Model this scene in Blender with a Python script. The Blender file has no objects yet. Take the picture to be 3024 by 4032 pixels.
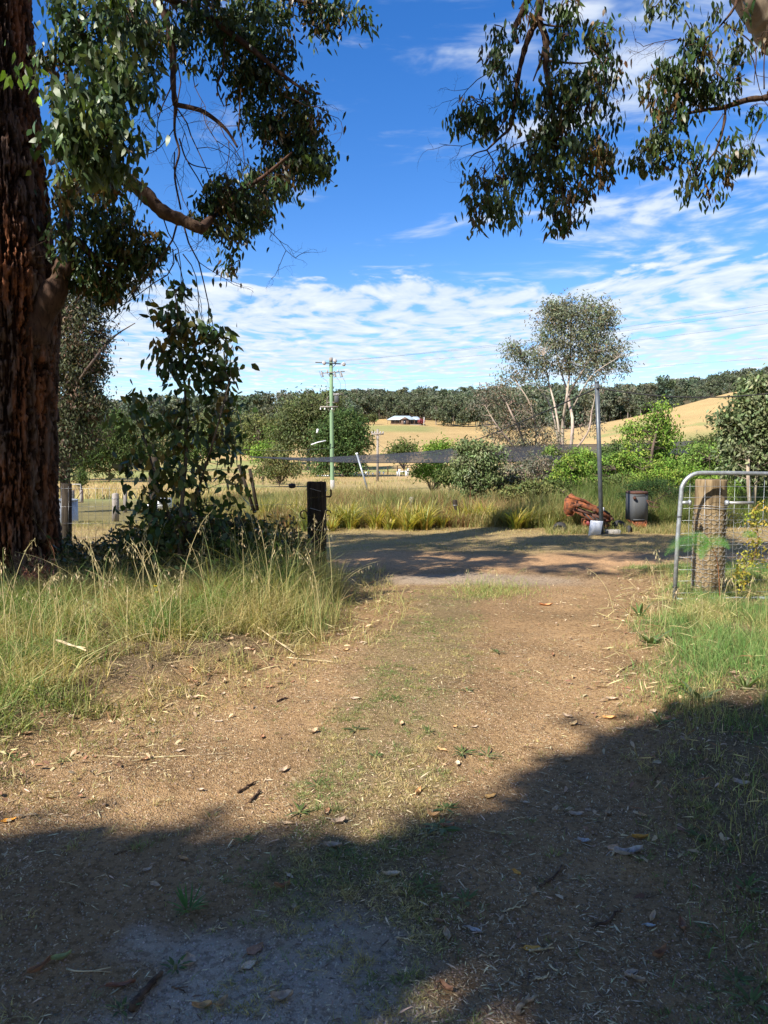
import bpy, math, numpy as np
from mathutils import Vector
rad = math.radians
sc = bpy.context.scene
col = sc.collection
# ------------------------------------------------------------------ camera, sky, sun, exposure
F = 2911.0; HOR = 1800.0; H = 1.5
TH = math.atan((2016 - HOR) / F)
cam = bpy.data.cameras.new('camera'); camo = bpy.data.objects.new('camera', cam); col.objects.link(camo)
camo.location = (0, 0, H); camo.rotation_euler = (rad(90) - TH, 0, 0)
cam.sensor_fit = 'VERTICAL'; cam.sensor_height = 36; cam.lens = 36 * F / 4032
cam.clip_start = 0.05; cam.clip_end = 8000
sc.camera = camo
SUN_AZ = rad(45); SUN_EL = rad(42)                       # the sun stands behind and to the left of the camera
SUN = np.array([-math.sin(SUN_AZ) * math.cos(SUN_EL), -math.cos(SUN_AZ) * math.cos(SUN_EL), math.sin(SUN_EL)])
sl = bpy.data.lights.new('sun', 'SUN'); sl.energy = 5.0; sl.angle = rad(0.53); sl.color = (1.0, 0.93, 0.82)
so = bpy.data.objects.new('sun', sl); col.objects.link(so)
so.rotation_euler = Vector(-SUN).to_track_quat('-Z', 'Y').to_euler()
sc.view_settings.view_transform = 'Standard'; sc.view_settings.look = 'None'
sc.view_settings.exposure = 0.95; sc.view_settings.gamma = 1.0
sc.view_settings.use_curve_mapping = False
sc.cycles.max_bounces = 6; sc.cycles.diffuse_bounces = 3; sc.cycles.transparent_max_bounces = 12
sc.cycles.transmission_bounces = 3; sc.cycles.glossy_bounces = 2

class NT:
    """small node-tree helper"""
    def __init__(s, tree): s.t = tree; s.n = tree.nodes; s.l = tree.links
    def new(s, typ, ins=None, **kw):
        nd = s.n.new(typ)
        for k, v in kw.items(): setattr(nd, k, v)
        for k, v in (ins or {}).items():
            if isinstance(v, bpy.types.NodeSocket): s.l.new(v, nd.inputs[k])
            else: nd.inputs[k].default_value = v
        return nd
    def math(s, op, a, b=0.0, clamp=False):
        return s.new('ShaderNodeMath', {0: a, 1: b}, operation=op, use_clamp=clamp).outputs[0]
    def ramp(s, v, lo, hi, a=0.0, b=1.0):
        return s.new('ShaderNodeMapRange', {0: v, 1: lo, 2: hi, 3: a, 4: b}, interpolation_type='SMOOTHSTEP').outputs[0]
    def mix(s, f, a, b, bt='MIX'):
        nd = s.new('ShaderNodeMix', data_type='RGBA', blend_type=bt)
        for i, v in ((0, f), (6, a), (7, b)):
            if isinstance(v, bpy.types.NodeSocket): s.l.new(v, nd.inputs[i])
            else: nd.inputs[i].default_value = v if i == 0 or len(v) == 4 else (*v, 1)
        return nd.outputs[2]
    def noise(s, vec, scale, detail=4, rough=0.5, dist=0.0, out=0):
        ins = {'Scale': scale, 'Detail': detail, 'Roughness': rough, 'Distortion': dist}
        if vec is not None: ins['Vector'] = vec
        return s.new('ShaderNodeTexNoise', ins).outputs[out]

def build_world():
    w = bpy.data.worlds.new('World'); sc.world = w; w.use_nodes = True
    N = NT(w.node_tree); N.n.clear()
    sky = N.new('ShaderNodeTexSky', sky_type='NISHITA', sun_disc=False)
    sky.sun_elevation = SUN_EL; sky.sun_rotation = rad(180) + SUN_AZ
    sky.altitude = 300; sky.air_density = 1.0; sky.dust_density = 0.25; sky.ozone_density = 2.2
    hsv = N.new('ShaderNodeHueSaturation', {'Hue': 0.512, 'Saturation': 1.37, 'Value': 1.28, 'Fac': 1.0, 'Color': sky.outputs[0]})
    d = N.new('ShaderNodeTexCoord').outputs['Generated']
    sp = N.new('ShaderNodeSeparateXYZ', {0: d})
    z = N.math('MAXIMUM', sp.outputs[2], 0.02)
    u = N.math('DIVIDE', sp.outputs[0], z); v = N.math('DIVIDE', sp.outputs[1], z)
    pl = N.new('ShaderNodeCombineXYZ', {0: u, 1: v, 2: 0.0}).outputs[0]
    az = N.math('ARCTAN2', sp.outputs[0], sp.outputs[1])
    warp = N.noise(pl, 0.7, 2, 0.4, 0, out=1)
    plw = N.new('ShaderNodeVectorMath', {0: pl, 1: warp}, operation='ADD').outputs[0]
    st = N.new('ShaderNodeMapping', {'Vector': plw, 'Rotation': (0, 0, rad(35)), 'Scale': (1.0, 0.75, 1)}).outputs[0]
    puffs = N.noise(st, 5.0, 4, 0.52, 0.12)
    big = N.noise(plw, 0.55, 4, 0.55)
    streak = N.new('ShaderNodeMapping', {'Vector': plw, 'Rotation': (0, 0, rad(-28)), 'Scale': (0.8, 1.6, 1)}).outputs[0]
    wisp = N.noise(streak, 1.5, 6, 0.6, 0.3)
    el = sp.outputs[2]
    # low band of broken puffs; its upper edge wavers with the broad noise
    top = N.math('ADD', el, N.math('MULTIPLY', N.math('SUBTRACT', big, 0.5), -0.10))
    band = N.math('MULTIPLY', N.ramp(top, 0.065, 0.12), N.ramp(top, 0.255, 0.205))
    band = N.math('MAXIMUM', band, N.math('MULTIPLY', N.math('MULTIPLY', N.ramp(top, 0.02, 0.06), N.ramp(top, 0.14, 0.09)), 0.62))
    c1 = N.ramp(N.math('ADD', puffs, N.math('MULTIPLY', band, 0.34)), 0.66, 0.86)
    c1 = N.math('MULTIPLY', c1, N.ramp(band, 0.0, 0.5))
    # scattered wisps above, thicker to the right
    rt = N.ramp(az, 0.02, 0.42)
    wm = N.math('ADD', wisp, N.math('MULTIPLY', rt, 0.12))
    wm = N.math('ADD', wm, N.math('MULTIPLY', N.math('SUBTRACT', big, 0.5), 0.55))
    c2 = N.math('MULTIPLY', N.ramp(wm, 0.52, 0.74), N.ramp(puffs, 0.34, 0.60))
    c2 = N.math('MULTIPLY', c2, N.ramp(el, 0.12, 0.24))
    lt = N.ramp(az, -0.40, -0.12)
    c2 = N.math('MULTIPLY', c2, lt)
    cl = N.math('MAXIMUM', N.math('MULTIPLY', c1, 0.90), N.math('MULTIPLY', c2, 0.8))
    shade = N.mix(N.ramp(puffs, 0.45, 0.8), (4.6, 5.3, 6.2), (6.6, 6.8, 7.0))
    out = N.mix(cl, hsv.outputs[0], shade)
    bg = N.new('ShaderNodeBackground', {0: out, 1: 0.085})
    N.l.new(bg.outputs[0], N.new('ShaderNodeOutputWorld').inputs[0])
build_world()

# ------------------------------------------------------------------ noise, projection helpers
def vn(p, seed=0):
    p = np.asarray(p, float)
    i = np.floor(p).astype(np.int64); f = p - i; f = f * f * (3 - 2 * f)
    def h(dx, dy, dz):
        a = ((i[:, 0] + dx) * 374761393 + (i[:, 1] + dy) * 668265263 + (i[:, 2] + dz) * 2147483647 + seed * 974711) & 0xffffffff
        a = ((a ^ (a >> 13)) * 1274126177) & 0xffffffff
        a = ((a ^ (a >> 16)) * 2246822519) & 0xffffffff
        return ((a ^ (a >> 13)) & 0xffffff) / 16777215.0
    def lp(a, b, t): return a + (b - a) * t
    x0 = lp(lp(h(0,0,0), h(1,0,0), f[:,0]), lp(h(0,1,0), h(1,1,0), f[:,0]), f[:,1])
    x1 = lp(lp(h(0,0,1), h(1,0,1), f[:,0]), lp(h(0,1,1), h(1,1,1), f[:,0]), f[:,1])
    return lp(x0, x1, f[:, 2])
def fbm(p, seed=0, o=4, g=0.5):
    p = np.asarray(p, float); a = 1.0; s = 0; t = 0
    for k in range(o):
        s = s + a * vn(p * (2.03 ** k), seed + k * 17); t += a; a *= g
    return s / t
def n2(x, y, sc_, seed=0, o=4):
    x = np.atleast_1d(np.asarray(x, float)); y = np.atleast_1d(np.asarray(y, float))
    return fbm(np.stack([x * sc_, y * sc_, np.zeros_like(x)], 1), seed, o)
def sm(x, a, b):
    t = np.clip((x - a) / (b - a), 0, 1); return t * t * (3 - 2 * t)
def wx(px, y, z=0.0):
    """world x of picture column px at distance y, height z"""
    return (px - 1512) / F * (y * math.cos(TH) - (z - H) * math.sin(TH))
def pt(px, py, y):
    """the point at picture (px, py) on the vertical plane y metres away"""
    dx = (px - 1512) / F; dy = -(py - 2016) / F
    Y = math.cos(TH) + dy * math.sin(TH); Z = -math.sin(TH) + dy * math.cos(TH)
    t = y / Y
    return np.array([dx * t, y, H + Z * t])
def gp(px, py):
    """the point of flat ground seen at (px, py)"""
    dx = (px - 1512) / F; dy = -(py - 2016) / F
    Y = math.cos(TH) + dy * math.sin(TH); Z = -math.sin(TH) + dy * math.cos(TH)
    t = -H / Z
    return np.array([dx * t, Y * t, 0.0])
def to_px(x, y, z=0.0):
    zc = y * math.cos(TH) - (z - H) * math.sin(TH); yc = y * math.sin(TH) + (z - H) * math.cos(TH)
    zc = np.where(np.abs(zc) < 1e-4, 1e-4, zc)
    return 1512 + F * x / zc, 2016 - F * yc / zc

# ------------------------------------------------------------------ terrain heights
TC = [-1500, 600, 1100, 1600, 1900, 2250, 2550, 2950, 3800]
TD = [16, 30, 58, 90, 130, 160, 220, 300, 420, 600, 900, 1600, 3000]
TZ = [
 [0, -.3, -1.0, -1.0, -.6, .8, 4.5, 8.7, 17.4, 33, 36, 20, 10],
 [0, -.3, -1.1, -1.0, -.6, .8, 4.5, 8.7, 17.4, 33, 36, 20, 10],
 [0, -.4, -1.2, -1.1, -.7, 1.2, 5.3, 10.8, 20, 37.5, 40, 20, 10],
 [0, -.4, -1.3, -1.2, -.8, 1.6, 4.3, 9.2, 20.5, 41, 42, 20, 10],
 [0, -.4, -1.2, -.9, -.4, 1.6, 3.8, 8.4, 18.5, 42, 42, 20, 10],
 [0, -.1, -.8, 0, 1.5, 4.5, 9.5, 13.0, 24.6, 44, 42, 20, 10],
 [0, 0, -.2, 1.0, 3.8, 7.0, 14.0, 17, 30.4, 49, 46, 20, 10],
 [0, 0, .2, 2.0, 6.0, 10.3, 22.3, 28, 39, 57, 50, 20, 10],
 [0, 0, .4, 3.0, 9.0, 16, 31, 38, 48, 66, 56, 20, 10]]
TZ = np.array(TZ, float); _ld = np.log(TD)
_gl = np.linspace(math.log(10), math.log(3200), 260)
_gc = np.arange(-1500, 3801, 50.0)
_A = np.stack([np.interp(_gl, _ld, r) for r in TZ])
_A = np.stack([np.interp(_gc, TC, _A[:, k]) for k in range(len(_gl))], 1)
def _blur(A, n, ax):
    k = np.hanning(n + 2)[1:-1]; k /= k.sum()
    pad = [(0, 0), (0, 0)]; pad[ax] = (n // 2, n // 2)
    return np.apply_along_axis(lambda r: np.convolve(r, k, 'valid'), ax, np.pad(A, pad, mode='edge'))
_A = _blur(_blur(_A, 7, 1), 7, 0)
def zf(x, y):
    x = np.asarray(x, float); y = np.asarray(y, float); shp = x.shape
    x = np.atleast_1d(x).ravel(); y = np.atleast_1d(y).ravel()
    r = np.hypot(x, y); az = np.clip(np.arctan2(x, np.maximum(y, 1e-3)), -1.0, 1.0); az = np.where(y < 0, np.sign(x) * 1.0, az)
    px = np.clip(1512 + F * np.tan(az), -1499, 3799)
    d = np.clip(r * np.maximum(np.cos(az), .6), 10.1, 3150)
    i = (px + 1500) / 50.0; j = (np.log(d) - _gl[0]) / (_gl[1] - _gl[0])
    i0 = np.clip(i.astype(int), 0, len(_gc) - 2); j0 = np.clip(j.astype(int), 0, len(_gl) - 2); fi = i - i0; fj = j - j0
    z = (_A[i0, j0] * (1 - fi) + _A[i0 + 1, j0] * fi) * (1 - fj) + (_A[i0, j0 + 1] * (1 - fi) + _A[i0 + 1, j0 + 1] * fi) * fj
    z = z * sm(r, 15, 22)
    # near relief: verges a little higher than the worn wheel tracks
    near = sm(r, 30, 14)
    z = z + near * (verge(x, y) * 0.10 + 0.05 * (n2(x, y, .9, 5, 2) - .5) + 0.022 * (n2(x, y, 6, 9, 3) - .5))
    z = z - near * 0.03 * (np.exp(-((x - lane(y, 0)) / .45) ** 2) + np.exp(-((x - lane(y, 1)) / .45) ** 2)) * (1 - sm(y, 8.5, 9.5))
    z = z + sm(r, 40, 200) * 1.2 * (n2(x, y, .02, 33, 3) - .5)
    return z.reshape(shp) if shp else float(z[0])
# left and right edges of the bare driveway: picture points on the ground, turned into metres
_L = np.array([gp(*q)[:2] for q in [(-700, 3350), (0, 3120), (300, 2930), (600, 2775), (900, 2650), (1250, 2510), (1400, 2380), (1330, 2270)]])
_R = np.array([gp(*q)[:2] for q in [(3400, 4600), (2830, 4032), (2650, 3700), (2560, 3300), (2560, 2900), (2460, 2700), (2455, 2450), (2560, 2310)]])
def edgeL(y): return np.interp(y, _L[:, 1], _L[:, 0])
def edgeR(y): return np.interp(y, _R[:, 1], _R[:, 0])
def lane(y, k):
    px = (900, 2330)[k]
    a = np.interp(y, [1.9, 3.2, 4.6, 6.5, 9], [(-.65), (-.75), (-.65), (-.45), (-.1)]) if k == 0 else np.interp(y, [1.9, 3.2, 4.6, 6.5, 9], [.75, .9, 1.15, 1.65, 2.1])
    return a
def verge(x, y):
    """0 on the driveway and the cross track, 1 well inside the grass"""
    e = (n2(x, y, 2.2, 71, 3) - .5) * .55
    g = np.maximum(edgeL(y) - x + e, x - edgeR(y) + e)
    g = sm(g, -.05, .5)
    g = g * sm(y, 10.0, 9.1)                       # the verges stop at the cross track
    return g
def zones(x, y):
    """weights of ground kinds: verge, mid strip, gravel, orange track, dry lawn, rough"""
    n = n2(x, y, 1.3, 21, 4) - .5; m = n2(x, y, 5, 22, 3) - .5
    v = verge(x, y)
    mid = (lane(y, 0) + lane(y, 1)) / 2
    w = np.interp(y, [2, 4, 7, 9], [.45, .5, .55, .5])
    strip = sm(np.abs(x - mid + .15 + n * .5) + m * .3, w, w * .35) * sm(y, 9.0, 7.8) * (1 - v)
    grav = np.maximum(sm(np.hypot((x + .22 + .1 * n) / .62, (y - 1.95) / .42) + n * 1.6 + m * .9, 1.15, .5),
                      .55 * sm(np.hypot((x - 1.0) / 1.6, (y - 9.0) / .5) + n * 1.2, 1.2, .5))
    track = sm(y + n * .7, 9.3, 9.9) * sm(y + n * .8 + .04 * x, 11.9, 11.2)
    lawn = sm(y + n * .9, 11.2, 12.1) * sm(y, 17, 15)
    rough = sm(y, 15, 17)
    return v, strip, grav, track, lawn, rough

# ------------------------------------------------------------------ mesh helpers
def mat_new(name):
    m = bpy.data.materials.new(name); m.use_nodes = True; N = NT(m.node_tree); N.n.clear()
    out = N.new('ShaderNodeOutputMaterial'); return m, N, out
def tag(o, label=None, cat=None, group=None, kind=None):
    if label: o['label'] = label
    if cat: o['category'] = cat
    if group: o['group'] = group
    if kind: o['kind'] = kind
    return o
def empty(name, loc=(0, 0, 0), rz=0.0, **kw):
    o = bpy.data.objects.new(name, None); o.location = loc; o.rotation_euler = (0, 0, rz); o.empty_display_size = .1
    col.objects.link(o); return tag(o, **kw)
class MB:
    def __init__(s): s.v = []; s.f = {}; s.c = []; s.n = 0; s.mi = []
    def add(s, v, faces, c=(1, 1, 1)):
        """v: Nx3; faces: list of index arrays (K x corners); c: one colour or one per vertex"""
        v = np.asarray(v, float).reshape(-1, 3); c = np.asarray(c, float)
        if c.ndim == 1: c = np.broadcast_to(c[:3], (len(v), 3))
        for a in faces:
            a = np.asarray(a, np.int64)
            if a.size: s.f.setdefault(a.shape[1], []).append(a + s.n)
        s.v.append(v); s.c.append(c); s.n += len(v); return s
    def tube(s, pts, r, n=8, c=(1, 1, 1), caps=True, flat=None):
        P = np.asarray(pts, float); k = len(P); r = np.broadcast_to(np.asarray(r, float), (k,))
        T = np.gradient(P, axis=0); T /= np.linalg.norm(T, axis=1)[:, None] + 1e-12
        up = np.array([0, 0, 1.0]) if abs(T[0, 2]) < .9 else np.array([1.0, 0, 0])
        V = []
        a = np.arange(n) / n * 2 * math.pi + (math.pi / n)
        for q in range(k):
            x = np.cross(up, T[q]); x /= np.linalg.norm(x) + 1e-12; y = np.cross(T[q], x); up = np.cross(x, -T[q]) if False else y
            y2 = y * (flat or 1)
            V.append(P[q] + r[q] * (np.cos(a)[:, None] * x + np.sin(a)[:, None] * y2))
            up = y
        V = np.concatenate(V); i = np.arange(k - 1)[:, None] * n; j = np.arange(n)[None]; j2 = (j + 1) % n
        quads = np.stack([i + j, i + j2, i + n + j2, i + n + j], -1).reshape(-1, 4)
        fs = [quads]
        if caps: fs.append(np.stack([np.arange(n)[::-1], np.arange(n) + (k - 1) * n]))
        cc = c
        if np.asarray(c).ndim == 2: cc = np.repeat(np.asarray(c), n, 0)
        return s.add(V, fs, cc)
    def box(s, c0, c1, c=(1, 1, 1), bevel=0.0, M=None):
        x0, y0, z0 = c0; x1, y1, z1 = c1; b = bevel
        if b <= 0:
            v = np.array([[x0,y0,z0],[x1,y0,z0],[x1,y1,z0],[x0,y1,z0],[x0,y0,z1],[x1,y0,z1],[x1,y1,z1],[x0,y1,z1]], float)
            f = [np.array([[0,3,2,1],[4,5,6,7],[0,1,5,4],[1,2,6,5],[2,3,7,6],[3,0,4,7]])]
        else:
            def ring(z, i): return [[x0+i+0,y0+i,z],[x1-i,y0+i,z],[x1-i,y1-i,z],[x0+i,y1-i,z]]
            def ring8(z, i):
                return [[x0+i+b,y0+i,z],[x1-i-b,y0+i,z],[x1-i,y0+i+b,z],[x1-i,y1-i-b,z],[x1-i-b,y1-i,z],[x0+i+b,y1-i,z],[x0+i,y1-i-b,z],[x0+i,y0+i+b,z]]
            v = np.array(ring8(z0, b*.7) + ring8(z0 + b, 0) + ring8(z1 - b, 0) + ring8(z1, b*.7), float)
            i = np.arange(3)[:, None] * 8; j = np.arange(8)[None]; j2 = (j + 1) % 8
            f = [np.stack([i+j, i+j2, i+8+j2, i+8+j], -1).reshape(-1, 4), np.stack([np.arange(8)[::-1], np.arange(8) + 24])]
        if M is not None: v = (np.asarray(M)[:3, :3] @ v.T).T + np.asarray(M)[:3, 3]
        return s.add(v, f, c)
    def build(s, name, mat, parent=None, smooth=False, origin=None):
        me = bpy.data.meshes.new(name)
        V = np.concatenate(s.v) if s.v else np.zeros((0, 3)); C = np.concatenate(s.c) if s.c else np.zeros((0, 3))
        if origin is not None: V = V - np.asarray(origin, float)
        loops = []; starts = []; off = 0
        for k, L in s.f.items():
            A = np.concatenate(L); loops.append(A.ravel()); starts.append(off + np.arange(len(A)) * k); off += A.size
        me.vertices.add(len(V)); me.vertices.foreach_set('co', V.astype(np.float32).ravel())
        if loops:
            lo = np.concatenate(loops).astype(np.int32); stt = np.concatenate(starts).astype(np.int32)
            me.loops.add(len(lo)); me.loops.foreach_set('vertex_index', lo)
            me.polygons.add(len(stt)); me.polygons.foreach_set('loop_start', stt)
            if smooth: me.polygons.foreach_set('use_smooth', np.ones(len(stt), bool))
        me.update(calc_edges=True)
        ca = me.color_attributes.new('col', 'FLOAT_COLOR', 'POINT')
        ca.data.foreach_set('color', np.concatenate([C, np.ones((len(C), 1))], 1).astype(np.float32).ravel())
        me.materials.append(mat)
        o = bpy.data.objects.new(name, me); col.objects.link(o)
        if origin is not None: o.location = origin
        if parent is not None: o.parent = parent
        return o
def copy_tree(o, parent=None):
    c = o.copy(); col.objects.link(c)
    if parent is not None: c.parent = parent
    for ch in list(o.children): copy_tree(ch, c)
    return c
def nrm(a): return a / (np.linalg.norm(a, axis=-1, keepdims=True) + 1e-9)
def jit(c, rng, n, amt=.2, hue=.08):
    """n colours around c, real differences between leaves or blades"""
    c = np.asarray(c, float); c = np.broadcast_to(c, (n, 3))
    return np.clip(c * (1 + amt * rng.normal(size=(n, 1))) * (1 + hue * rng.normal(size=(n, 3))), .004, .9)
def leaves(mb, P, D, Nn, L, W, C, bend=.25):
    """leaf blades: P base, D direction, Nn face normal, L length, W width, C colour"""
    n = len(P); D = nrm(D); S = nrm(np.cross(D, Nn)); Nn = np.cross(S, D)
    L = np.broadcast_to(L, (n,))[:, None]; W = np.broadcast_to(W, (n,))[:, None]
    kc = (np.sin(P.sum(1) * 5231.0) * .20)[:, None]
    def row(t, w, dn): return P + D * L * t + S * W * w - Nn * L * dn * bend + S * L * kc * t * t
    V = np.stack([row(0, 0, 0), row(.28, -.42, .02), row(.3, .46, .02), row(.66, -.34, .3), row(.64, .36, .3), row(1, .03, .75)], 1)
    i = np.arange(n)[:, None] * 6
    mb.add(V.reshape(-1, 3), [i + np.array([[0, 2, 1]]), i + np.array([[3, 4, 5]]), i + np.array([[1, 2, 4, 3]])], np.repeat(C, 6, 0))
def blades(mb, P, Hh, lean, W, C, seg=3, ctip=None, face=None):
    """grass blades rooted at P, Hh long, lean = horizontal offset vector of the tip"""
    n = len(P); Hh = np.broadcast_to(Hh, (n,)); W = np.broadcast_to(W, (n,))
    ang = face if face is not None else np.arctan2(lean[:, 1], lean[:, 0]) + 1.57
    S = np.stack([np.cos(ang), np.sin(ang), np.zeros(n)], 1)
    rows = []; cols = []
    for k in range(seg + 1):
        t = k / seg
        c = P + np.concatenate([lean * (t ** 1.8), np.zeros((n, 1))], 1); c[:, 2] += Hh * (t - .35 * t ** 3 * np.clip(np.linalg.norm(lean, axis=1) / (Hh + 1e-6), 0, 1.2))
        w = (W * (1 - t ** 1.6) * .5)[:, None]
        cc = C if ctip is None else C * (1 - t) + ctip * t
        if k < seg: rows += [c - S * w, c + S * w]; cols += [cc, cc]
        else: rows.append(c); cols.append(cc)
    V = np.stack(rows, 1); m = V.shape[1]; i = np.arange(n)[:, None] * m
    fs = [np.concatenate([i + np.array([[2*k, 2*k+1, 2*k+3, 2*k+2]]) for k in range(seg - 1)]), i + np.array([[2*seg-2, 2*seg-1, 2*seg]])]
    mb.add(V.reshape(-1, 3), fs, np.stack(cols, 1).reshape(-1, 3))
def spline(pts, n=8):
    """smooth curve through the points"""
    P = np.asarray(pts, float); k = len(P)
    if k < 3: return np.array([P[0] + (P[-1] - P[0]) * t for t in np.linspace(0, 1, n)])
    Q = np.vstack([2 * P[0] - P[1], P, 2 * P[-1] - P[-2]]); out = []
    for i in range(k - 1):
        a, b, c, d = Q[i:i + 4]
        for t in np.linspace(0, 1, n, endpoint=False):
            out.append(.5 * ((2 * b) + (-a + c) * t + (2 * a - 5 * b + 4 * c - d) * t * t + (-a + 3 * b - 3 * c + d) * t ** 3))
    out.append(P[-1]); return np.array(out)

# ------------------------------------------------------------------ materials
def col_attr(N): return N.new('ShaderNodeAttribute', attribute_name='col').outputs['Color']
def m_leaf(name, trans=.3, rough=.45, spec=.4):
    m, N, out = mat_new(name); c = col_attr(N)
    p = N.new('ShaderNodeBsdfPrincipled', {'Base Color': c, 'Roughness': rough, 'Specular IOR Level': spec})
    t = N.new('ShaderNodeBsdfTranslucent', {0: N.mix(1.0, c, (1.25, 1.35, .55), 'MULTIPLY')})
    s = N.new('ShaderNodeMixShader', {0: trans, 1: p.outputs[0], 2: t.outputs[0]}); N.l.new(s.outputs[0], out.inputs[0]); return m
def m_bark(name, scale=6, stretch=.18, c2=(.02, .014, .01), amt=.6, bump=.6):
    m, N, out = mat_new(name); c = col_attr(N)
    o = N.new('ShaderNodeTexCoord').outputs['Object']
    mp = N.new('ShaderNodeMapping', {'Vector': o, 'Scale': (1, 1, stretch)}).outputs[0]
    n = N.noise(mp, scale, 6, .6, .6)
    cc = N.mix(N.math('MULTIPLY', N.ramp(n, .55, .38), amt), c, c2)
    b = N.new('ShaderNodeBump', {'Strength': bump, 'Distance': .02, 'Height': n})
    p = N.new('ShaderNodeBsdfPrincipled', {'Base Color': cc, 'Roughness': .9, 'Specular IOR Level': .15, 'Normal': b.outputs[0]})
    N.l.new(p.outputs[0], out.inputs[0]); return m
def m_plain(name, color=None, rough=.6, metal=0.0, nscale=12, namt=.25, c2=None, lo=.45, hi=.65, bump=.0, stretch=(1, 1, 1), spec=.5):
    m, N, out = mat_new(name)
    o = N.new('ShaderNodeTexCoord').outputs['Object']
    mp = N.new('ShaderNodeMapping', {'Vector': o, 'Scale': stretch}).outputs[0]
    n = N.noise(mp, nscale, 5, .6, .3)
    base = col_attr(N) if color is None else N.new('ShaderNodeRGB').outputs[0]
    if color is not None: base.default_value = (*color, 1)
    c2 = c2 or tuple(v * .4 for v in (color or (.2, .2, .2)))
    cc = N.mix(N.math('MULTIPLY', N.ramp(n, lo, hi), namt), base, c2)
    ins = {'Base Color': cc, 'Roughness': rough, 'Metallic': metal, 'Specular IOR Level': spec}
    if bump: ins['Normal'] = N.new('ShaderNodeBump', {'Strength': bump, 'Distance': .01, 'Height': n}).outputs[0]
    p = N.new('ShaderNodeBsdfPrincipled', ins); N.l.new(p.outputs[0], out.inputs[0]); return m
def m_ground():
    m, N, out = mat_new('soil'); c = col_attr(N)
    o = N.new('ShaderNodeNewGeometry').outputs['Position']
    g1 = N.noise(o, 190, 3, .7); g2 = N.noise(o, 38, 5, .65); g3 = N.noise(o, 7, 5, .6)
    v = N.new('ShaderNodeTexVoronoi', {'Vector': o, 'Scale': 120.0}); ds = v.outputs['Distance']
    cc = N.mix(N.math('MULTIPLY', N.ramp(g1, .56, .70), .55), c, N.mix(1.0, c, (1.9, 1.9, 1.9), 'MULTIPLY'))
    cc = N.mix(N.math('MULTIPLY', N.ramp(g2, .52, .40), .75), cc, N.mix(1.0, cc, (.50, .46, .42), 'MULTIPLY'))
    cc = N.mix(N.math('MULTIPLY', N.ramp(g3, .42, .62), .3), cc, N.mix(1.0, cc, (1.35, 1.3, 1.2), 'MULTIPLY'))
    h = N.math('ADD', N.math('MULTIPLY', g2, .7), N.math('ADD', N.math('MULTIPLY', g1, .25), N.math('MULTIPLY', ds, -.35)))
    b = N.new('ShaderNodeBump', {'Strength': 1.0, 'Distance': .018, 'Height': h})
    p = N.new('ShaderNodeBsdfPrincipled', {'Base Color': cc, 'Roughness': .95, 'Specular IOR Level': .1, 'Normal': b.outputs[0]})
    N.l.new(p.outputs[0], out.inputs[0]); return m
M_LEAF = m_leaf('gum_leaf', .20, .42, .35); M_FAR = m_leaf('far_foliage', .15, .7, .1); M_GRASS = m_leaf('grass_blade', .3, .6, .25)
M_FRESH = m_leaf('fresh_leaf', .35, .5, .4)
M_BARK = m_bark('stringy_bark', 14, .28, (.010, .005, .003), .8, 1.0); M_LIMB = m_bark('limb_bark', 25, .3)
M_PALE = m_bark('pale_bark', 5, .3, (.16, .11, .08), .5, .3)
M_GROUND = m_ground()
M_DRY = m_plain('dry_leaf', None, .7, 0, 60, .35, (.16, .08, .035), .45, .7, .4)
M_GALV = m_plain('galvanised_steel', (.40, .43, .46), .45, .5, 22, .6, (.22, .23, .24), .4, .6)
M_WIRE = m_plain('fence_wire', (.45, .45, .44), .5, .6, 20, .3, (.2, .12, .07))
M_DARKWIRE = m_plain('black_cable', (.015, .015, .017), .6)
M_POSTW = m_plain('treated_timber', (.27, .20, .115), .85, 0, 9, .8, (.10, .07, .04), .42, .62, .8, (3, 3, .35), .1)
M_POSTD = m_plain('old_dark_timber', (.050, .040, .030), .9, 0, 12, .7, (.012, .01, .008), .4, .65, .9, (3, 3, .3), .1)
M_GREY = m_plain('weathered_timber', (.30, .27, .24), .9, 0, 9, .6, (.12, .1, .09), .45, .65, .6, (4, 4, .4), .1)
M_RUST = m_plain('rusty_steel', (.27, .085, .03), .85, .1, 14, .9, (.06, .025, .015), .42, .62, .6)
M_RUSTD = m_plain('dark_rust', (.10, .045, .03), .85, .2, 18, .6, (.02, .012, .01))
M_SHEET = m_plain('grey_sheet_steel', (.062, .068, .075), .75, 0, 6, .5, (.07, .07, .07), .4, .65, .1, (4, 4, .6))
M_PAINTPOLE = m_plain('grey_painted_steel', (.10, .115, .13), .45, .3, 9, .4, (.05, .05, .05))
M_WHITE = m_plain('white_plastic', (.78, .80, .82), .5, 0, 5, .25, (.5, .5, .48))
M_GREENP = m_plain('green_treated_pole', (.20, .31, .18), .85, 0, 7, .5, (.13, .19, .12), .4, .65, .3, (5, 5, .3), .1)
M_PORC = m_plain('grey_porcelain', (.42, .40, .40), .25, 0, 8, .3)
M_RUBBER = m_plain('old_rubber', (.018, .018, .02), .75, 0, 20, .3, (.06, .05, .04))
M_CONC = m_plain('concrete', (.38, .36, .33), .9, 0, 14, .5, (.22, .2, .18), .4, .65, .5)
M_PETAL = m_plain('yellow_petal', (.85, .62, .02), .6, 0, 30, .1)
M_STALK = m_leaf('dry_stalk', .15, .6, .2)

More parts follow.
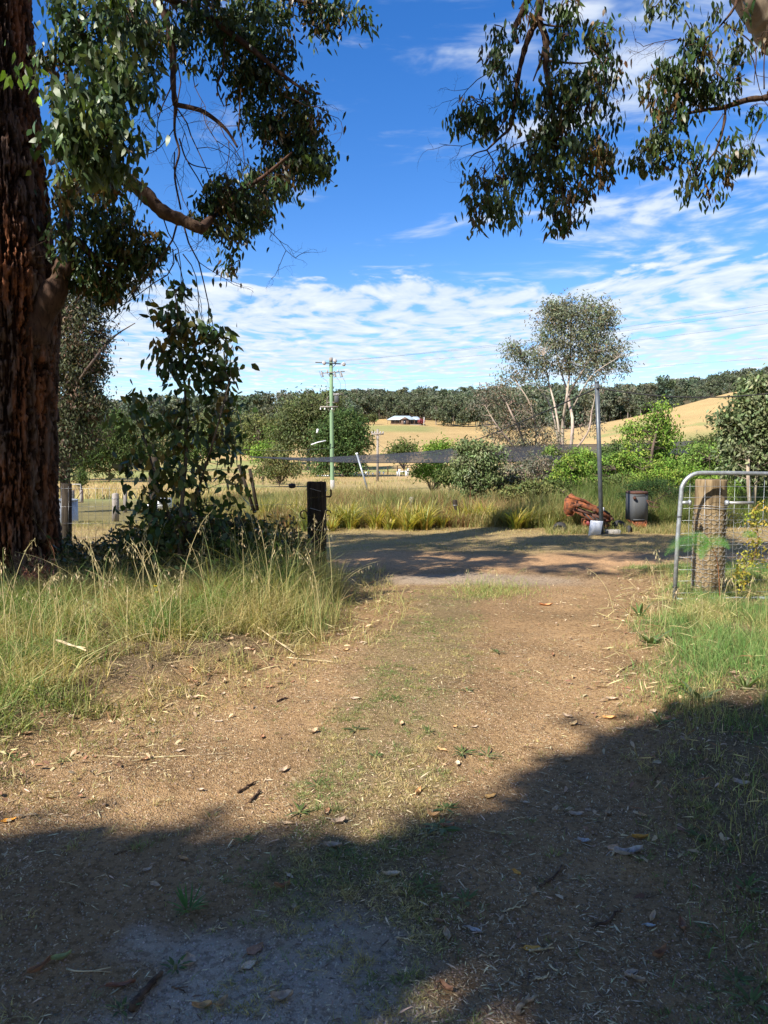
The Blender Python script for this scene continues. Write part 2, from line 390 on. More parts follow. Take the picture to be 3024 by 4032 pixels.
# ------------------------------------------------------------------ ground, driveway, track
def ground_color(x, y):
    v, strip, grav, track, lawn, rough = zones(x, y)
    n = n2(x, y, 1.7, 41, 4)[:, None]; n3 = n2(x, y, .35, 44, 3)[:, None]
    lanes = np.exp(-((x - lane(y, 0)) / .38) ** 2) + np.exp(-((x - lane(y, 1)) / .38) ** 2); nn = n2(x, y, 3.5, 47, 4)[:, None]
    dirt = np.array([.315, .205, .106]) * (.72 + .4 * n) * (.82 + .36 * nn) * (1 + .13 * (lanes * sm(y, 9.5, 8))[:, None])
    c = dirt
    def mx(c, w, b): w = np.asarray(w).reshape(-1, 1); return c * (1 - w) + np.asarray(b) * w
    c = mx(c, .55 * strip, np.array([.20, .165, .085]) * (.7 + .6 * n))
    c = mx(c, grav * .9, np.array([.43, .37, .30]) * (.75 + .5 * n))
    c = mx(c, track, np.array([.46, .285, .150]) * (.85 + .3 * n))
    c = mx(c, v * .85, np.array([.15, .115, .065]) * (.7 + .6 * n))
    c = mx(c, lawn * .8, np.array([.33, .25, .12]) * (.65 + .7 * n))
    c = mx(c, rough, np.array([.20, .17, .075]) * (.7 + .6 * n))
    r = np.hypot(x, y)
    f = n2(x, y, .06, 51, 4)[:, None]; f2 = n2(x, y * 2.5, .02, 52, 4)[:, None]; f3 = n2(x, y, .5, 53, 4)[:, None]
    gold = np.array([.41, .295, .135]) * (.78 + .44 * f2) * (.85 + .3 * f3)
    green = np.array([.24, .25, .095]) * (.75 + .5 * f)
    px, _ = to_px(x, np.maximum(y, 1.0), 0)
    wgr = sm(f[:, 0] + .25 * (f3[:, 0] - .5), .58, .68) * sm(r, 300, 140)
    wgr = np.maximum(wgr, sm(np.abs(r - 365), 40, 12) * sm(np.abs(px - 1560), 220, 90) * .9)     # green lawn below the house
    wgr = np.maximum(wgr, .7 * sm(px, 2300, 2500) * sm(np.abs(r - 130), 32, 15))
    far = mx(gold, wgr, green)
    far = mx(far, .6 * sm(px, 950, 1250) * sm(r, 95, 60), np.array([.25, .22, .10]))
    wood = sm(r + 60 * (f[:, 0] - .5) + 190 * sm(px, 2000, 2250) + 120 * sm(px, 1000, 850), 440, 480)
    far = mx(far, wood, [.10, .085, .045])
    c = mx(c, sm(r, 26, 40), far)
    return c
def build_ground():
    az = np.concatenate([np.linspace(-36, 36, 241), np.arange(38, 322, 4.0)]); az = np.radians(az)
    rr = [0.5]
    while rr[-1] < 3000: rr.append(rr[-1] * (1.0085 if 1.3 < rr[-1] < 18 else 1.03 if rr[-1] < 1.3 else 1.02))
    rr = np.array(rr); A, R = np.meshgrid(az, rr)
    x = (np.sin(A) * R).ravel(); y = (np.cos(A) * R).ravel()
    z = zf(x, y)
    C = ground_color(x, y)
    k = len(az); i = np.arange(len(rr) - 1)[:, None] * k; j = np.arange(k)[None]; j2 = (j + 1) % k
    q = np.stack([i + j2, i + j, i + k + j, i + k + j2], -1).reshape(-1, 4)
    V = np.stack([x, y, z], 1); mb = MB(); mb.add(np.vstack([V, [[0, 0, 0]]]), [q, np.stack([np.arange(k), (np.arange(k) + 1) % k, np.full(k, len(V))], 1)], np.vstack([C, C[:1]]))
    o = mb.build('ground', M_GROUND, smooth=True); tag(o, kind='structure')
    # the worn driveway and the track that crosses it, laid a few millimetres above the soil
    fc = V[q].mean(1); fx, fy = fc[:, 0], fc[:, 1]; infront = np.abs(np.arctan2(fx, fy)) < rad(35.5)
    e = (n2(fx, fy, 3, 77, 3) - .5) * .5
    drive = infront & (verge(fx, fy) < .45) & (fy > .9) & (fy + e < 9.5) & (fx < 6) & (fx > -5)
    track = infront & (fy + e >= 9.5) & (fy + (n2(fx, fy, 1.3, 21, 4) - .5) < 11.8)
    for name, mk in (('driveway', drive), ('track', track)):
        f = q[mk]; u, inv = np.unique(f, return_inverse=True); VV = V[u].copy(); VV[:, 2] += .004
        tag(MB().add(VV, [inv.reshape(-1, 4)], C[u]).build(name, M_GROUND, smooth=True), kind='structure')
build_ground()

# ------------------------------------------------------------------ grass and litter (uncountable)
GREEN = np.array([.10, .185, .04]); LUSH = np.array([.135, .25, .07]); STRAW = np.array([.47, .38, .17]); OLIVE = np.array([.20, .21, .075])
def mixc(a, b, t): t = np.asarray(t).reshape(-1, 1); return np.asarray(a) * (1 - t) + np.asarray(b) * t
def grow(mb, rng, x, y, h, w, c, leanf=.5, seg=3, tipc=None):
    n = len(x); P = np.stack([x, y, zf(x, y) - .01], 1)
    a = rng.uniform(0, 2 * math.pi, n); l = h * leanf * rng.uniform(.1, 1.3, n)
    lean = np.stack([np.cos(a) * l, np.sin(a) * l], 1)
    blades(mb, P, h, lean, w, c, seg, tipc, rng.uniform(0, 6.28, n))
def verge_grass():
    rng = np.random.default_rng(11); mb = MB()
    # left verge
    n = 190000; y = rng.uniform(2.6, 9.9, n); x = edgeL(y) - rng.uniform(-.6, 5.2, n)
    d = edgeL(y) - x; cl = n2(x, y, 5, 3, 3); cl2 = n2(x, y, 1.1, 4, 3)
    depthin = sm(d, -.45 + .3 * sm(y, 5.5, 7), .8)
    keep = (rng.random(n) < (.20 + .80 * depthin) * sm(cl, .36, .58)) & (x > -y * .62 - .8)
    x, y, d, cl, cl2, depthin = [q[keep] for q in (x, y, d, cl, cl2, depthin)]; n = len(x)
    px, _ = to_px(x, y)
    tallp = sm(px, 560, 1050) * sm(y, 5.6, 7.0)
    h = (.04 + .21 * depthin) * rng.uniform(.4, 1.25, n) * (.6 + .8 * cl2) * sm(y, 2.0, 5.0) * (.7 + .3 * sm(y, 4, 6)) + .03
    h *= 1 + 1.5 * tallp * rng.random(n)
    h *= np.exp(rng.normal(0, .32, n)); g = np.clip(.12 + .75 * sm(n2(x, y, 2.6, 6, 3), .42, .60) + .25 * tallp + rng.normal(0, .30, n), 0, 1) * (.45 + .55 * depthin)
    C = jit(mixc(STRAW * 1.05, GREEN * 1.1, g), rng, n, .30, .07)
    grow(mb, rng, x, y, h, rng.uniform(.003, .0065, n) * (1 + .3 * g), C, 1.35, 3, mixc(STRAW, C, g * .9))
    n = 9000; px = rng.uniform(200, 1340, n); y = rng.uniform(6.0, 8.9, n); x = wx(px, y); cl = n2(x, y, 2.5, 18, 3); keep = (rng.random(n) < sm(cl, .38, .6)) & (x < edgeL(y) + .05) & (rng.random(n) < .35 + .65 * sm(px, 500, 1000)); x, y, px = x[keep], y[keep], px[keep]; n = len(x)
    h = rng.uniform(.16, .48, n) * (.65 + .45 * sm(px, 500, 1050)); g = np.clip(rng.normal(.5, .35, n), 0, 1); C = jit(mixc(STRAW * 1.1, [.14, .23, .07], g), rng, n, .2, .05)
    grow(mb, rng, x, y, h, rng.uniform(.003, .007, n), C, .45, 4, mixc(STRAW * 1.2, C, g))
    # right verge: finer, greener
    n = 230000; y = rng.uniform(1.7, 9.9, n); x = edgeR(y) + rng.uniform(-.4, 4.0, n)
    d = x - edgeR(y); cl = n2(x, y, 4.5, 13, 3); cl2 = n2(x, y, 1.2, 14, 3); dep = sm(d, -.3, .7)
    lit = sm(y, 3.6, 4.4)
    keep = (rng.random(n) < (.10 + .9 * dep) * sm(cl, .24, .50) * (.40 + .60 * lit)) & (x < y * .60 + .8)
    x, y, d, cl, cl2, dep, lit = [q[keep] for q in (x, y, d, cl, cl2, dep, lit)]; n = len(x)
    h = (.025 + .10 * dep) * rng.uniform(.4, 1.3, n) * (.6 + .8 * cl) * (.75 + .45 * lit) * (1 - .35 * sm(y, 6.0, 7.0))
    h *= np.exp(rng.normal(0, .3, n)); g = np.clip(.30 + .65 * sm(n2(x, y, 2.2, 16, 3), .40, .60) + rng.normal(0, .28, n), 0, 1)
    C = jit(mixc(STRAW, LUSH, g), rng, n, .26, .06)
    grow(mb, rng, x, y, h, rng.uniform(.0025, .005, n), C, .9, 3)
    # dead stalks lying tangled through the verge
    n = 5200; sd = rng.random(n) < .62; y = rng.uniform(2.8, 9.4, n); x = np.where(sd, edgeL(y) - rng.uniform(-.3, 3.2, n), edgeR(y) + rng.uniform(-.2, 2.4, n)); a = rng.uniform(0, 6.28, n)
    P = np.stack([x, y, zf(x, y) + rng.uniform(.01, .12, n)], 1); D = np.stack([np.cos(a), np.sin(a), rng.normal(.12, .35, n)], 1); L = rng.uniform(.05, .22, n) * (.45 + .55 * sm(y, 3.5, 5.5))
    leaves(mb, P, D, nrm(rng.normal(size=(n, 3)) + [0, 0, 1]), L, rng.uniform(.003, .008, n), jit(np.where(rng.random((n, 1)) < .75, [[.55, .45, .24]], [[.28, .16, .08]]), rng, n, .2, .05), .25)
    tag(mb.build('grass', M_GRASS), 'green and straw coloured grass growing thick on both verges of the driveway', 'grass', kind='stuff')
    # sparse mown grass between the wheel tracks and thin tufts over the dirt
    mb = MB(); n = 200000; y = rng.uniform(1.8, 9.8, n) ; x = rng.uniform(-4.2, 4.6, n)
    v, strip, grav, track, lawn, rough = zones(x, y); cl = n2(x, y, 7, 23, 3); c3 = n2(x, y, 2, 24, 3)
    p = (strip * 1.5 * sm(cl, .38, .58) + .07 * sm(c3, .45, .6)) * (1 - v) + .25 * v * (1 - v) * 4
    keep = (rng.random(n) < p * .6) & (np.abs(x) < y * .6 + .5) & (verge(x, y) < .8); x, y, cl, c3 = x[keep], y[keep], cl[keep], c3[keep]; n = len(x)
    g = np.clip(sm(c3, .42, .62) * .8 + rng.normal(0, .25, n), 0, 1)
    C = jit(mixc(STRAW * 1.05, GREEN * 1.35, g), rng, n, .2, .06)
    grow(mb, rng, x, y, rng.uniform(.008, .035, n) * (.7 + 1.2 * cl), rng.uniform(.002, .0045, n), C, 1.6, 2)
    n = 2600; g_ = np.array([gp(a, b)[:2] for a, b in zip(rng.normal(1940, 85, n), rng.normal(2322, 18, n))]); g2 = np.clip(rng.normal(.45, .3, n), 0, 1)
    grow(mb, rng, g_[:, 0], g_[:, 1], rng.uniform(.02, .11, n), rng.uniform(.003, .006, n), jit(mixc(STRAW, GREEN * 1.5, g2), rng, n, .2, .06), 1.1, 3)
    # tufts of clipped grass
    n = 30000; y = 1.8 + 8 * rng.random(n) ** 1.2; x = rng.uniform(-.62, .62, n) * y; v, strip, grav, track, lawn, rough = zones(x, y); cl = n2(x, y, 5, 25, 4); c3 = n2(x, y, 1.4, 24, 3)
    p = (1.6 * strip * sm(cl, .38, .54) + .14 * sm(cl, .5, .62) + .5 * v) * (1 - .6 * grav) * sm(c3, .25, .5)
    keep = (rng.random(n) < p) & (v < .8); x, y, c3 = x[keep], y[keep], c3[keep]; n = len(x); kb = 11; R = rng.uniform(.010, .035, n) * (1 + .5 * (rng.random(n) < .08)); a = rng.uniform(0, 6.28, (n, kb)); q = rng.uniform(.1, .5, (n, kb)) * R[:, None]
    X = (x[:, None] + np.cos(a) * q).ravel(); Y = (y[:, None] + np.sin(a) * q).ravel(); h = (R[:, None] * rng.uniform(.5, 1.2, (n, kb))).ravel(); a = a.ravel() + rng.normal(0, .4, n * kb); N_ = n * kb
    P = np.stack([X, Y, zf(X, Y) + .001], 1); l = h * rng.uniform(.5, 2.0, N_); lean = np.stack([np.cos(a) * l, np.sin(a) * l], 1)
    g = np.repeat(np.clip(sm(n2(x, y, 3, 26, 3), .46, .60) * .75 + rng.normal(.05, .22, n), 0, 1), kb); C = jit(mixc([.50, .40, .19], [.14, .21, .06], g), rng, N_, .2, .05)
    blades(mb, P, h, lean, rng.uniform(.0018, .0042, N_), C, 2, None, rng.uniform(0, 6.28, N_))
    tag(mb.build('short_grass', M_GRASS), 'short worn grass in thin patches along the middle of the driveway', 'grass', kind='stuff')
verge_grass()
def far_grass():
    rng = np.random.default_rng(12); mb = MB()
    n = 60000; y = rng.uniform(11.4, 17, n); x = rng.uniform(-.62, .62, n) * y
    cl = n2(x, y, 2.5, 31, 3); c2 = n2(x, y, .8, 32, 3)
    keep = rng.random(n) < sm(cl, .3, .6) * sm(y, 11.2, 12.2); x, y, cl, c2 = x[keep], y[keep], cl[keep], c2[keep]; n = len(x)
    g = np.clip(.7 * sm(c2, .48, .68) + rng.normal(0, .2, n), 0, 1)
    grow(mb, rng, x, y, rng.uniform(.03, .10, n) * (.6 + sm(y, 14, 16)), rng.uniform(.004, .009, n), jit(mixc(STRAW * .95, OLIVE, g), rng, n, .2, .06), 1.0, 2)
    tag(mb.build('dry_grass', M_GRASS), 'short dry grass on the strip beyond the orange track', 'grass', kind='stuff')
    mb = MB(); n = 190000; y = 15.6 + 18 * rng.random(n) ** 1.5; px = rng.uniform(560, 3300, n); x = wx(px, y)
    cl = n2(x, y, 1.4, 35, 3); c2 = n2(x, y, .35, 36, 3); c3 = n2(x, y, .7, 37, 3)
    keep = (rng.random(n) < .25 + .75 * sm(cl, .35, .6)) & ((px > 900) | (rng.random(n) < .35)); x, y, cl, c2, c3, px = [q[keep] for q in (x, y, cl, c2, c3, px)]; n = len(x)
    right = sm(px, 1850, 2250)
    h = rng.uniform(.30, .80, n) * (.75 + .5 * cl) * (1 - .30 * sm(px, 1250, 900)) * (1 + .35 * right * sm(y, 17, 20)) * (.65 + .35 * sm(y, 15.6, 17))
    red = sm(c3, .48, .62) * (rng.random(n) < .5) * (1 - right * .7)
    g = np.clip(.5 * sm(c2, .4, .6) + .55 * right + rng.normal(.15, .25, n), 0, 1)
    C = mixc(np.array([.38, .31, .13]), np.array([.10, .145, .035]), g); C = mixc(C, [.24, .10, .06], red * .85); h = h * (.7 + .75 * n2(x, y, .55, 131, 2))
    grow(mb, rng, x, y, h, rng.uniform(.006, .015, n) * (1 + (y - 15) * .03), jit(C, rng, n, .22, .07), .62, 3)
    tag(mb.build('tall_grass', M_GRASS), 'tall feathery grass and reddish dock stems behind the strappy plants', 'grass', kind='stuff')
    mb = MB(); n = 60000; y = 33 + 95 * rng.random(n) ** 1.3; px = rng.uniform(-150, 3200, n); x = wx(px, y)
    cl = n2(x, y, .3, 38, 3); keep = rng.random(n) < sm(cl, .35, .65); x, y, cl, px = x[keep], y[keep], cl[keep], px[keep]; n = len(x)
    g = np.clip(sm(n2(x, y, .08, 39, 3), .45, .6) + rng.normal(0, .2, n), 0, 1)
    grow(mb, rng, x, y, rng.uniform(.15, .45, n), rng.uniform(.03, .07, n), jit(mixc([.46, .36, .17], [.22, .24, .08], g), rng, n, .2, .06), .6, 2)
    tag(mb.build('paddock_grass', M_GRASS), 'dry yellow paddock grass reaching back to the foot of the hill', 'grass', kind='stuff')
far_grass()
def litter():
    rng = np.random.default_rng(13); mb = MB()
    n = 125000; y = 1.75 + 9 * rng.random(n) ** 1.35; x = rng.uniform(-.62, .62, n) * y
    cl = n2(x, y, 2.2, 61, 4); v, strip, grav, track, lawn, rough = zones(x, y)
    keep = rng.random(n) < (.20 + .80 * sm(cl, .46, .60)) * (1 - .75 * grav) * (1 - .8 * track)
    x, y = x[keep], y[keep]; n = len(x); P = np.stack([x, y, zf(x, y) + rng.uniform(.005, .012, n)], 1)
    a = rng.uniform(0, 6.28, n); D = np.stack([np.cos(a), np.sin(a), rng.normal(0, .12, n)], 1)
    L = (rng.lognormal(-4.45, .6, n) * (.8 + .05 * y)).clip(.003, .09)
    Nn = nrm(np.stack([rng.normal(0, .25, n), rng.normal(0, .25, n), np.ones(n)], 1))
    C = jit(np.where(rng.random((n, 1)) < .58, [[.62, .50, .30]], [[.13, .075, .04]]), rng, n, .28, .06)
    leaves(mb, P, D, Nn, L, np.clip(L * .17, .0016, .007), C, .08)
    # tiny crumbs and grit
    n = 42000; y = 1.75 + 4.5 * rng.random(n) ** 1.3; x = rng.uniform(-.60, .60, n) * y; P = np.stack([x, y, zf(x, y) + .004], 1)
    s = rng.uniform(.0018, .0052, n)[:, None]
    a = rng.uniform(0, 6.28, n); e1 = np.stack([np.cos(a), np.sin(a), 0 * a], 1) * s; e2 = np.stack([-np.sin(a), np.cos(a), 0 * a], 1) * s * .8; up = np.array([0, 0, 1.]) * s * 1.1
    V = np.stack([P + e1, P + e2, P - e1, P - e2, P + up], 1); i = np.arange(n)[:, None] * 5
    gv = zones(x, y)[2]
    C = jit(mixc([.34, .25, .16], [.44, .38, .31], gv), rng, n, .30, .06)
    mb.add(V.reshape(-1, 3), [np.concatenate([i + np.array([[a_, b_, 4]]) for a_, b_ in ((0, 1), (1, 2), (2, 3), (3, 0))])], np.repeat(C, 5, 0))
    tag(mb.build('straw_litter', M_DRY), 'fine straw, bark crumbs and grit scattered over the dirt', 'litter', kind='stuff')
    mb = MB()                                         # small broken gum leaves collected along the verge edges
    n = 1500; t = rng.random(n); side = rng.random(n) < .62; y = rng.uniform(2.4, 9.4, n)
    x = np.where(side, edgeL(y) - rng.normal(.12, .38, n), edgeR(y) + rng.normal(.1, .35, n)); P = np.stack([x, y, zf(x, y) + rng.uniform(.008, .03, n)], 1)
    a = rng.uniform(0, 6.28, n); D = np.stack([np.cos(a), np.sin(a), rng.normal(0, .25, n)], 1); Nn = nrm(np.stack([rng.normal(0, .4, n), rng.normal(0, .4, n), np.ones(n)], 1))
    L = rng.uniform(.02, .055, n); C = jit(np.where(rng.random((n, 1)) < .55, [[.46, .33, .20]], [[.22, .11, .06]]), rng, n, .2, .06)
    leaves(mb, P, D, Nn, L, L * .42, C, .5)
    tag(mb.build('leaf_litter', M_DRY), 'small dry gum leaves collected along the edges of the grass', 'litter', kind='stuff')
litter()

# ------------------------------------------------------------------ tree building
def clumps(mb, rng, centres, nleaf, rc, L, cols, droop=.6, wr=.36, flat=.8, bend=.3, cv=.16):
    """leaf bunches of nleaf leaves with radius rc round every centre"""
    C0 = np.asarray(centres, float); k = len(C0); n = k * nleaf
    P = np.repeat(C0, nleaf, 0) + rng.normal(size=(n, 3)) * rc * np.array([1, 1, flat]) * rng.uniform(.4, 1, (n, 1))
    D = nrm(rng.normal(size=(n, 3))) * (1 - droop) + np.array([0, 0, -droop]) + rng.normal(size=(n, 3)) * .12
    Nn = nrm(rng.normal(size=(n, 3)) * np.array([1, 1, .5]) + np.array([0, 0, .25]))
    cols = np.asarray(cols, float); ci = np.clip((rng.random(k) ** 1.4 * len(cols)).astype(int), 0, len(cols) - 1)
    cl = np.repeat(jit(cols[ci], rng, k, cv, .05), nleaf, 0)
    leaves(mb, P, D, Nn, L * rng.uniform(.6, 1.25, n), L * wr * rng.uniform(.7, 1.2, n), jit(cl, rng, n, .15, .05), bend)
def in_blob(rng, c, r, k, shell=.35):
    u = nrm(rng.normal(size=(k, 3))) * (rng.uniform(shell ** 3, 1, (k, 1)) ** (1 / 3)); return np.asarray(c) + u * np.asarray(r)
def twig(mb, rng, a, b, r0=.012, r1=.003, sag=.15, c=(.10, .06, .04), n=4):
    a, b = np.asarray(a, float), np.asarray(b, float); L = np.linalg.norm(b - a)
    m1 = a * .66 + b * .34 + rng.normal(size=3) * L * .07; m2 = a * .33 + b * .67 + rng.normal(size=3) * L * .07; m1[2] += sag * L; m2[2] += sag * L * .7
    P = spline([a, m1, m2, b], 3); mb.tube(P, np.linspace(r0, r1, len(P)), n, c, caps=False)
def bare(mb, rng, a, d, L, r, depth=3, c=(.07, .045, .03)):
    """leafless twig that forks"""
    d = nrm(np.asarray(d, float)); P = [np.asarray(a, float)]
    for i in range(5):
        d = nrm(d + rng.normal(size=3) * .22 + np.array([0, 0, -.06])); P.append(P[-1] + d * L / 5)
    mb.tube(P, np.linspace(r, r * .45, 6), 4, c, caps=False)
    if depth > 0:
        for i in (2, 3, 4, 5):
            if rng.random() < .8: bare(mb, rng, P[i], d + rng.normal(size=3) * .75, L * rng.uniform(.4, .65), r * .5, depth - 1, c)
def bpts(d, pts):
    """picture points with their own distance, as world points"""
    return np.array([pt(q[0], q[1], q[2] if len(q) > 2 else d) for q in pts])
def blob(px, py, rx, ry, d, deep=None):
    s = d / F; return pt(px, py, d), np.array([rx * s, (deep if deep is not None else min(rx, ry) * s), ry * s])
def shade_points(rng, G, t0, t1, n):
    """crown positions high towards the sun from the points G that lie in their shade"""
    i = rng.integers(0, len(G), n); return G[i] + SUN * rng.uniform(t0, t1, (n, 1)) + rng.normal(size=(n, 3)) * .06
DARK = [(.028, .055, .016), (.038, .070, .020), (.052, .085, .024), (.075, .09, .028), (.12, .075, .025)]
BLUEG = [(.050, .085, .032), (.075, .115, .045), (.11, .155, .07), (.15, .20, .05)]

def left_tree():
    rng = np.random.default_rng(21)
    base = np.array([wx(48, 8.2), 8.2, 0]); t = empty('eucalyptus_tree', tuple(base), label='big old gum at the left edge with a thick furrowed red-brown trunk', cat='tree')
    # trunk with furrowed stringy bark
    na, nz = 330, 620; zz = np.concatenate([np.linspace(-.25, 7.4, nz), np.linspace(7.6, 11, 12)]); nz = len(zz)
    cx = np.interp(zz, [0, 3, 6.5, 11], [0, .03, -.10, -.5]) + base[0]; cy = np.interp(zz, [0, 11], [0, .4]) + base[1]
    R = np.interp(zz, [-.25, 0, .35, 1.2, 2.6, 3.4, 3.9, 5, 6.5, 11], [.58, .52, .45, .435, .45, .50, .45, .395, .36, .26])
    A, Z = np.meshgrid(np.arange(na) / na * 2 * math.pi, zz); Rr = R[:, None] * np.ones_like(A)
    q = np.stack([np.cos(A).ravel() * 4.2, np.sin(A).ravel() * 4.2, Z.ravel() * .55], 1)
    w = (fbm(q * 1.0, 5, 3) - .5) * 1.4
    sx = np.cos(A).ravel(); sy = np.sin(A).ravel()
    p1 = np.stack([sx * 10 + w, sy * 10 + w, Z.ravel() * 3.0], 1); p2 = np.stack([sx * 19 + w * 2, sy * 19, Z.ravel() * 12.0], 1)
    rg = 1 - np.abs(fbm(p1, 7, 3) * 2 - 1) * 2.4; r2 = 1 - np.abs(fbm(p2, 8, 3) * 2 - 1) * 2
    nb = fbm(np.stack([sx * 34, sy * 34, Z.ravel() * 16], 1), 9, 2)
    hgt = .62 * np.clip(1 - rg, 0, 1) + .38 * np.clip(1 - r2, 0, 1)           # plates high, furrows low
    pl = sm(hgt, .18, .52) * (.75 + .35 * nb)
    disp = -.050 + .078 * pl + .034 * (nb - .5) + .06 * (fbm(q * .6, 3, 2) - .5)
    Rf = Rr.ravel() * (1 + .05 * np.sin(A.ravel() * 3 + .6)) + disp
    flare = np.exp(-np.clip(Z.ravel() + .05, 0, 9) / .22) * .10 * (1 + np.sin(A.ravel() * 5)) ; Rf += flare
    V = np.stack([np.repeat(cx, na) + np.cos(A).ravel() * Rf, np.repeat(cy, na) + np.sin(A).ravel() * Rf, Z.ravel()], 1)
    og = sm(fbm(np.stack([sx * 3, sy * 3, Z.ravel() * .9], 1), 15, 4), .50, .66)
    c = mixc([.025, .009, .005], [.135, .085, .065], pl); c = mixc(c, np.array([.34, .11, .035]) * (.6 + .6 * nb[:, None]), og * .62 * sm(pl, .15, .5))
    c = mixc(c, [.19, .17, .16], .35 * sm(nb, .55, .75) * pl)
    i = np.arange(nz - 1)[:, None] * na; j = np.arange(na)[None]; j2 = (j + 1) % na
    m0 = MB().add(V, [np.stack([i + j, i + j2, i + na + j2, i + na + j], -1).reshape(-1, 4), (np.arange(na) + (nz - 1) * na)[None]], c)
    child(m0.build('trunk', M_BARK, None, True), t)
    def limb(pts, r, n=10, c=(.085, .05, .035)):
        P = spline(pts, 6); m = MB(); rr = np.interp(np.linspace(0, 1, len(P)), np.linspace(0, 1, len(r)), r) * (1 + .10 * rng.normal(size=len(P)) * (np.max(r) > .04))
        m.tube(P, rr, n, jit(c, rng, len(P), .15, .03)); child(m.build('limb', M_LIMB, None, True), t); return P
    D = limb(bpts(8.2, [(90, 1400, 8.2), (160, 1240, 8.2), (232, 1110, 8.2), (262, 1000, 8.3), (275, 800, 8.5), (330, 600, 8.5), (420, 300, 8.4), (560, -60, 8.2), (640, -500, 7.8)]), [.20, .17, .115, .07, .055, .05, .05, .045, .04], 14)
    A_ = limb(bpts(7.6, [(290, 660), (380, 655), (470, 690), (560, 755), (640, 832), (720, 868), (800, 906)]), [.05, .07, .075, .072, .068, .06, .055], 12, (.085, .055, .04))
    B_ = limb(bpts(8.2, [(560, -60), (640, 40), (676, 180), (682, 330), (690, 415)]), [.05, .045, .035, .03, .028])
    limb(bpts(8.2, [(690, 412), (755, 425), (805, 442), (868, 488), (905, 530), (935, 580)]), [.026, .025, .024, .02, .016, .012], 8)
    limb(bpts(8.2, [(690, 415), (688, 520), (706, 600), (688, 690), (712, 825)]), [.018, .013, .012, .011, .010], 6)
    limb(bpts(8.0, [(706, 545), (730, 620), (760, 650), (830, 665)]), [.009, .008, .007, .005], 5)
    limb(bpts(8.6, [(560, -60, 7.7), (720, 20), (850, 90), (1000, 200), (1120, 300), (1220, 370)]), [.05, .045, .04, .03, .02, .012], 8)
    limb(bpts(8.6, [(885, 150), (878, 270), (855, 345), (882, 420)]), [.014, .012, .010, .006], 5)
    limb(bpts(8.8, [(720, 20), (900, -30), (1150, 0), (1350, 40)]), [.03, .025, .018, .01], 6)
    limb(bpts(8.2, [(790, 903, 7.6), (850, 840), (930, 760), (1030, 700), (1150, 600)]), [.05, .04, .03, .02, .012], 7)
    limb(bpts(8.3, [(300, 940), (360, 1000), (420, 1040), (520, 1080)]), [.04, .03, .02, .01], 6)
    limb(bpts(7, [(200, 640, 7.6), (300, 600, 6.8), (420, 560, 6.4), (520, 600, 6.3)]), [.03, .02, .014, .008], 6, (.30, .24, .20))
    tw = MB(); lf = MB()
    BL = [  # picture x, y, half sizes, distance, clumps, leaves per clump, leaf length, palette
     (300, 110, 190, 130, 7.2, 40, 26, .105, 1), (240, 260, 90, 150, 7.4, 22, 22, .10, 0), (290, 440, 125, 150, 6.2, 20, 22, .12, 1), (430, 330, 150, 190, 6.6, 44, 26, .115, 1),
     (430, 560, 150, 120, 6.4, 26, 22, .12, 1), (300, 620, 110, 110, 6.4, 16, 20, .12, 1), (560, 170, 110, 170, 7.0, 26, 24, .10, 0), (500, 60, 130, 90, 6.6, 18, 22, .11, 1),
     (300, 760, 110, 120, 7.6, 24, 24, .11, 0), (440, 700, 90, 90, 7.2, 14, 22, .115, 0), (420, 880, 130, 130, 8.3, 40, 28, .10, 0), (500, 1020, 110, 90, 8.4, 34, 28, .10, 0),
     (370, 1050, 140, 110, 8.4, 40, 28, .10, 0), (440, 1150, 110, 70, 8.6, 24, 26, .10, 0), (600, 960, 50, 70, 8.4, 10, 22, .10, 0), (590, 980, 50, 70, 8.4, 10, 24, .10, 0), (250, 930, 70, 130, 8.0, 12, 22, .10, 0),
     (760, 60, 150, 110, 8.6, 34, 28, .10, 0), (720, 200, 80, 60, 8.4, 12, 24, .10, 0), (950, 90, 170, 110, 8.8, 50, 30, .10, 1), (930, 230, 120, 90, 8.8, 26, 26, .10, 0), (1010, 330, 110, 100, 9.0, 30, 28, .10, 0),
     (1090, 200, 80, 120, 8.8, 22, 26, .10, 0), (1080, 480, 140, 120, 9.0, 44, 28, .10, 0), (1200, 520, 110, 140, 9.1, 42, 30, .10, 0), (1240, 620, 90, 60, 9.0, 20, 26, .10, 1), (1130, 680, 140, 80, 9.0, 36, 28, .10, 0), (1180, 390, 70, 60, 9.0, 12, 22, .09, 0),
     (1050, 730, 100, 70, 8.6, 20, 26, .10, 0), (890, 770, 110, 60, 8.2, 26, 28, .10, 0), (840, 850, 70, 60, 8.2, 14, 24, .10, 0), (960, 830, 110, 60, 8.2, 24, 26, .10, 0), (1020, 880, 45, 30, 8.3, 6, 16, .09, 0),
     (900, 930, 60, 50, 8.2, 10, 20, .10, 0), (925, 1040, 26, 42, 8.2, 5, 20, .10, 0), (1000, 780, 60, 50, 8.2, 10, 22, .10, 0),
     (1200, 10, 170, 60, 8.9, 26, 24, .10, 0), (1310, 90, 60, 80, 8.9, 10, 22, .10, 0), (1400, 70, 60, 45, 8.9, 8, 20, .10, 0), (1250, 60, 60, 60, 8.9, 10, 20, .10, 0), (100, 320, 60, 40, 6.6, 3, 14, .12, 2)]
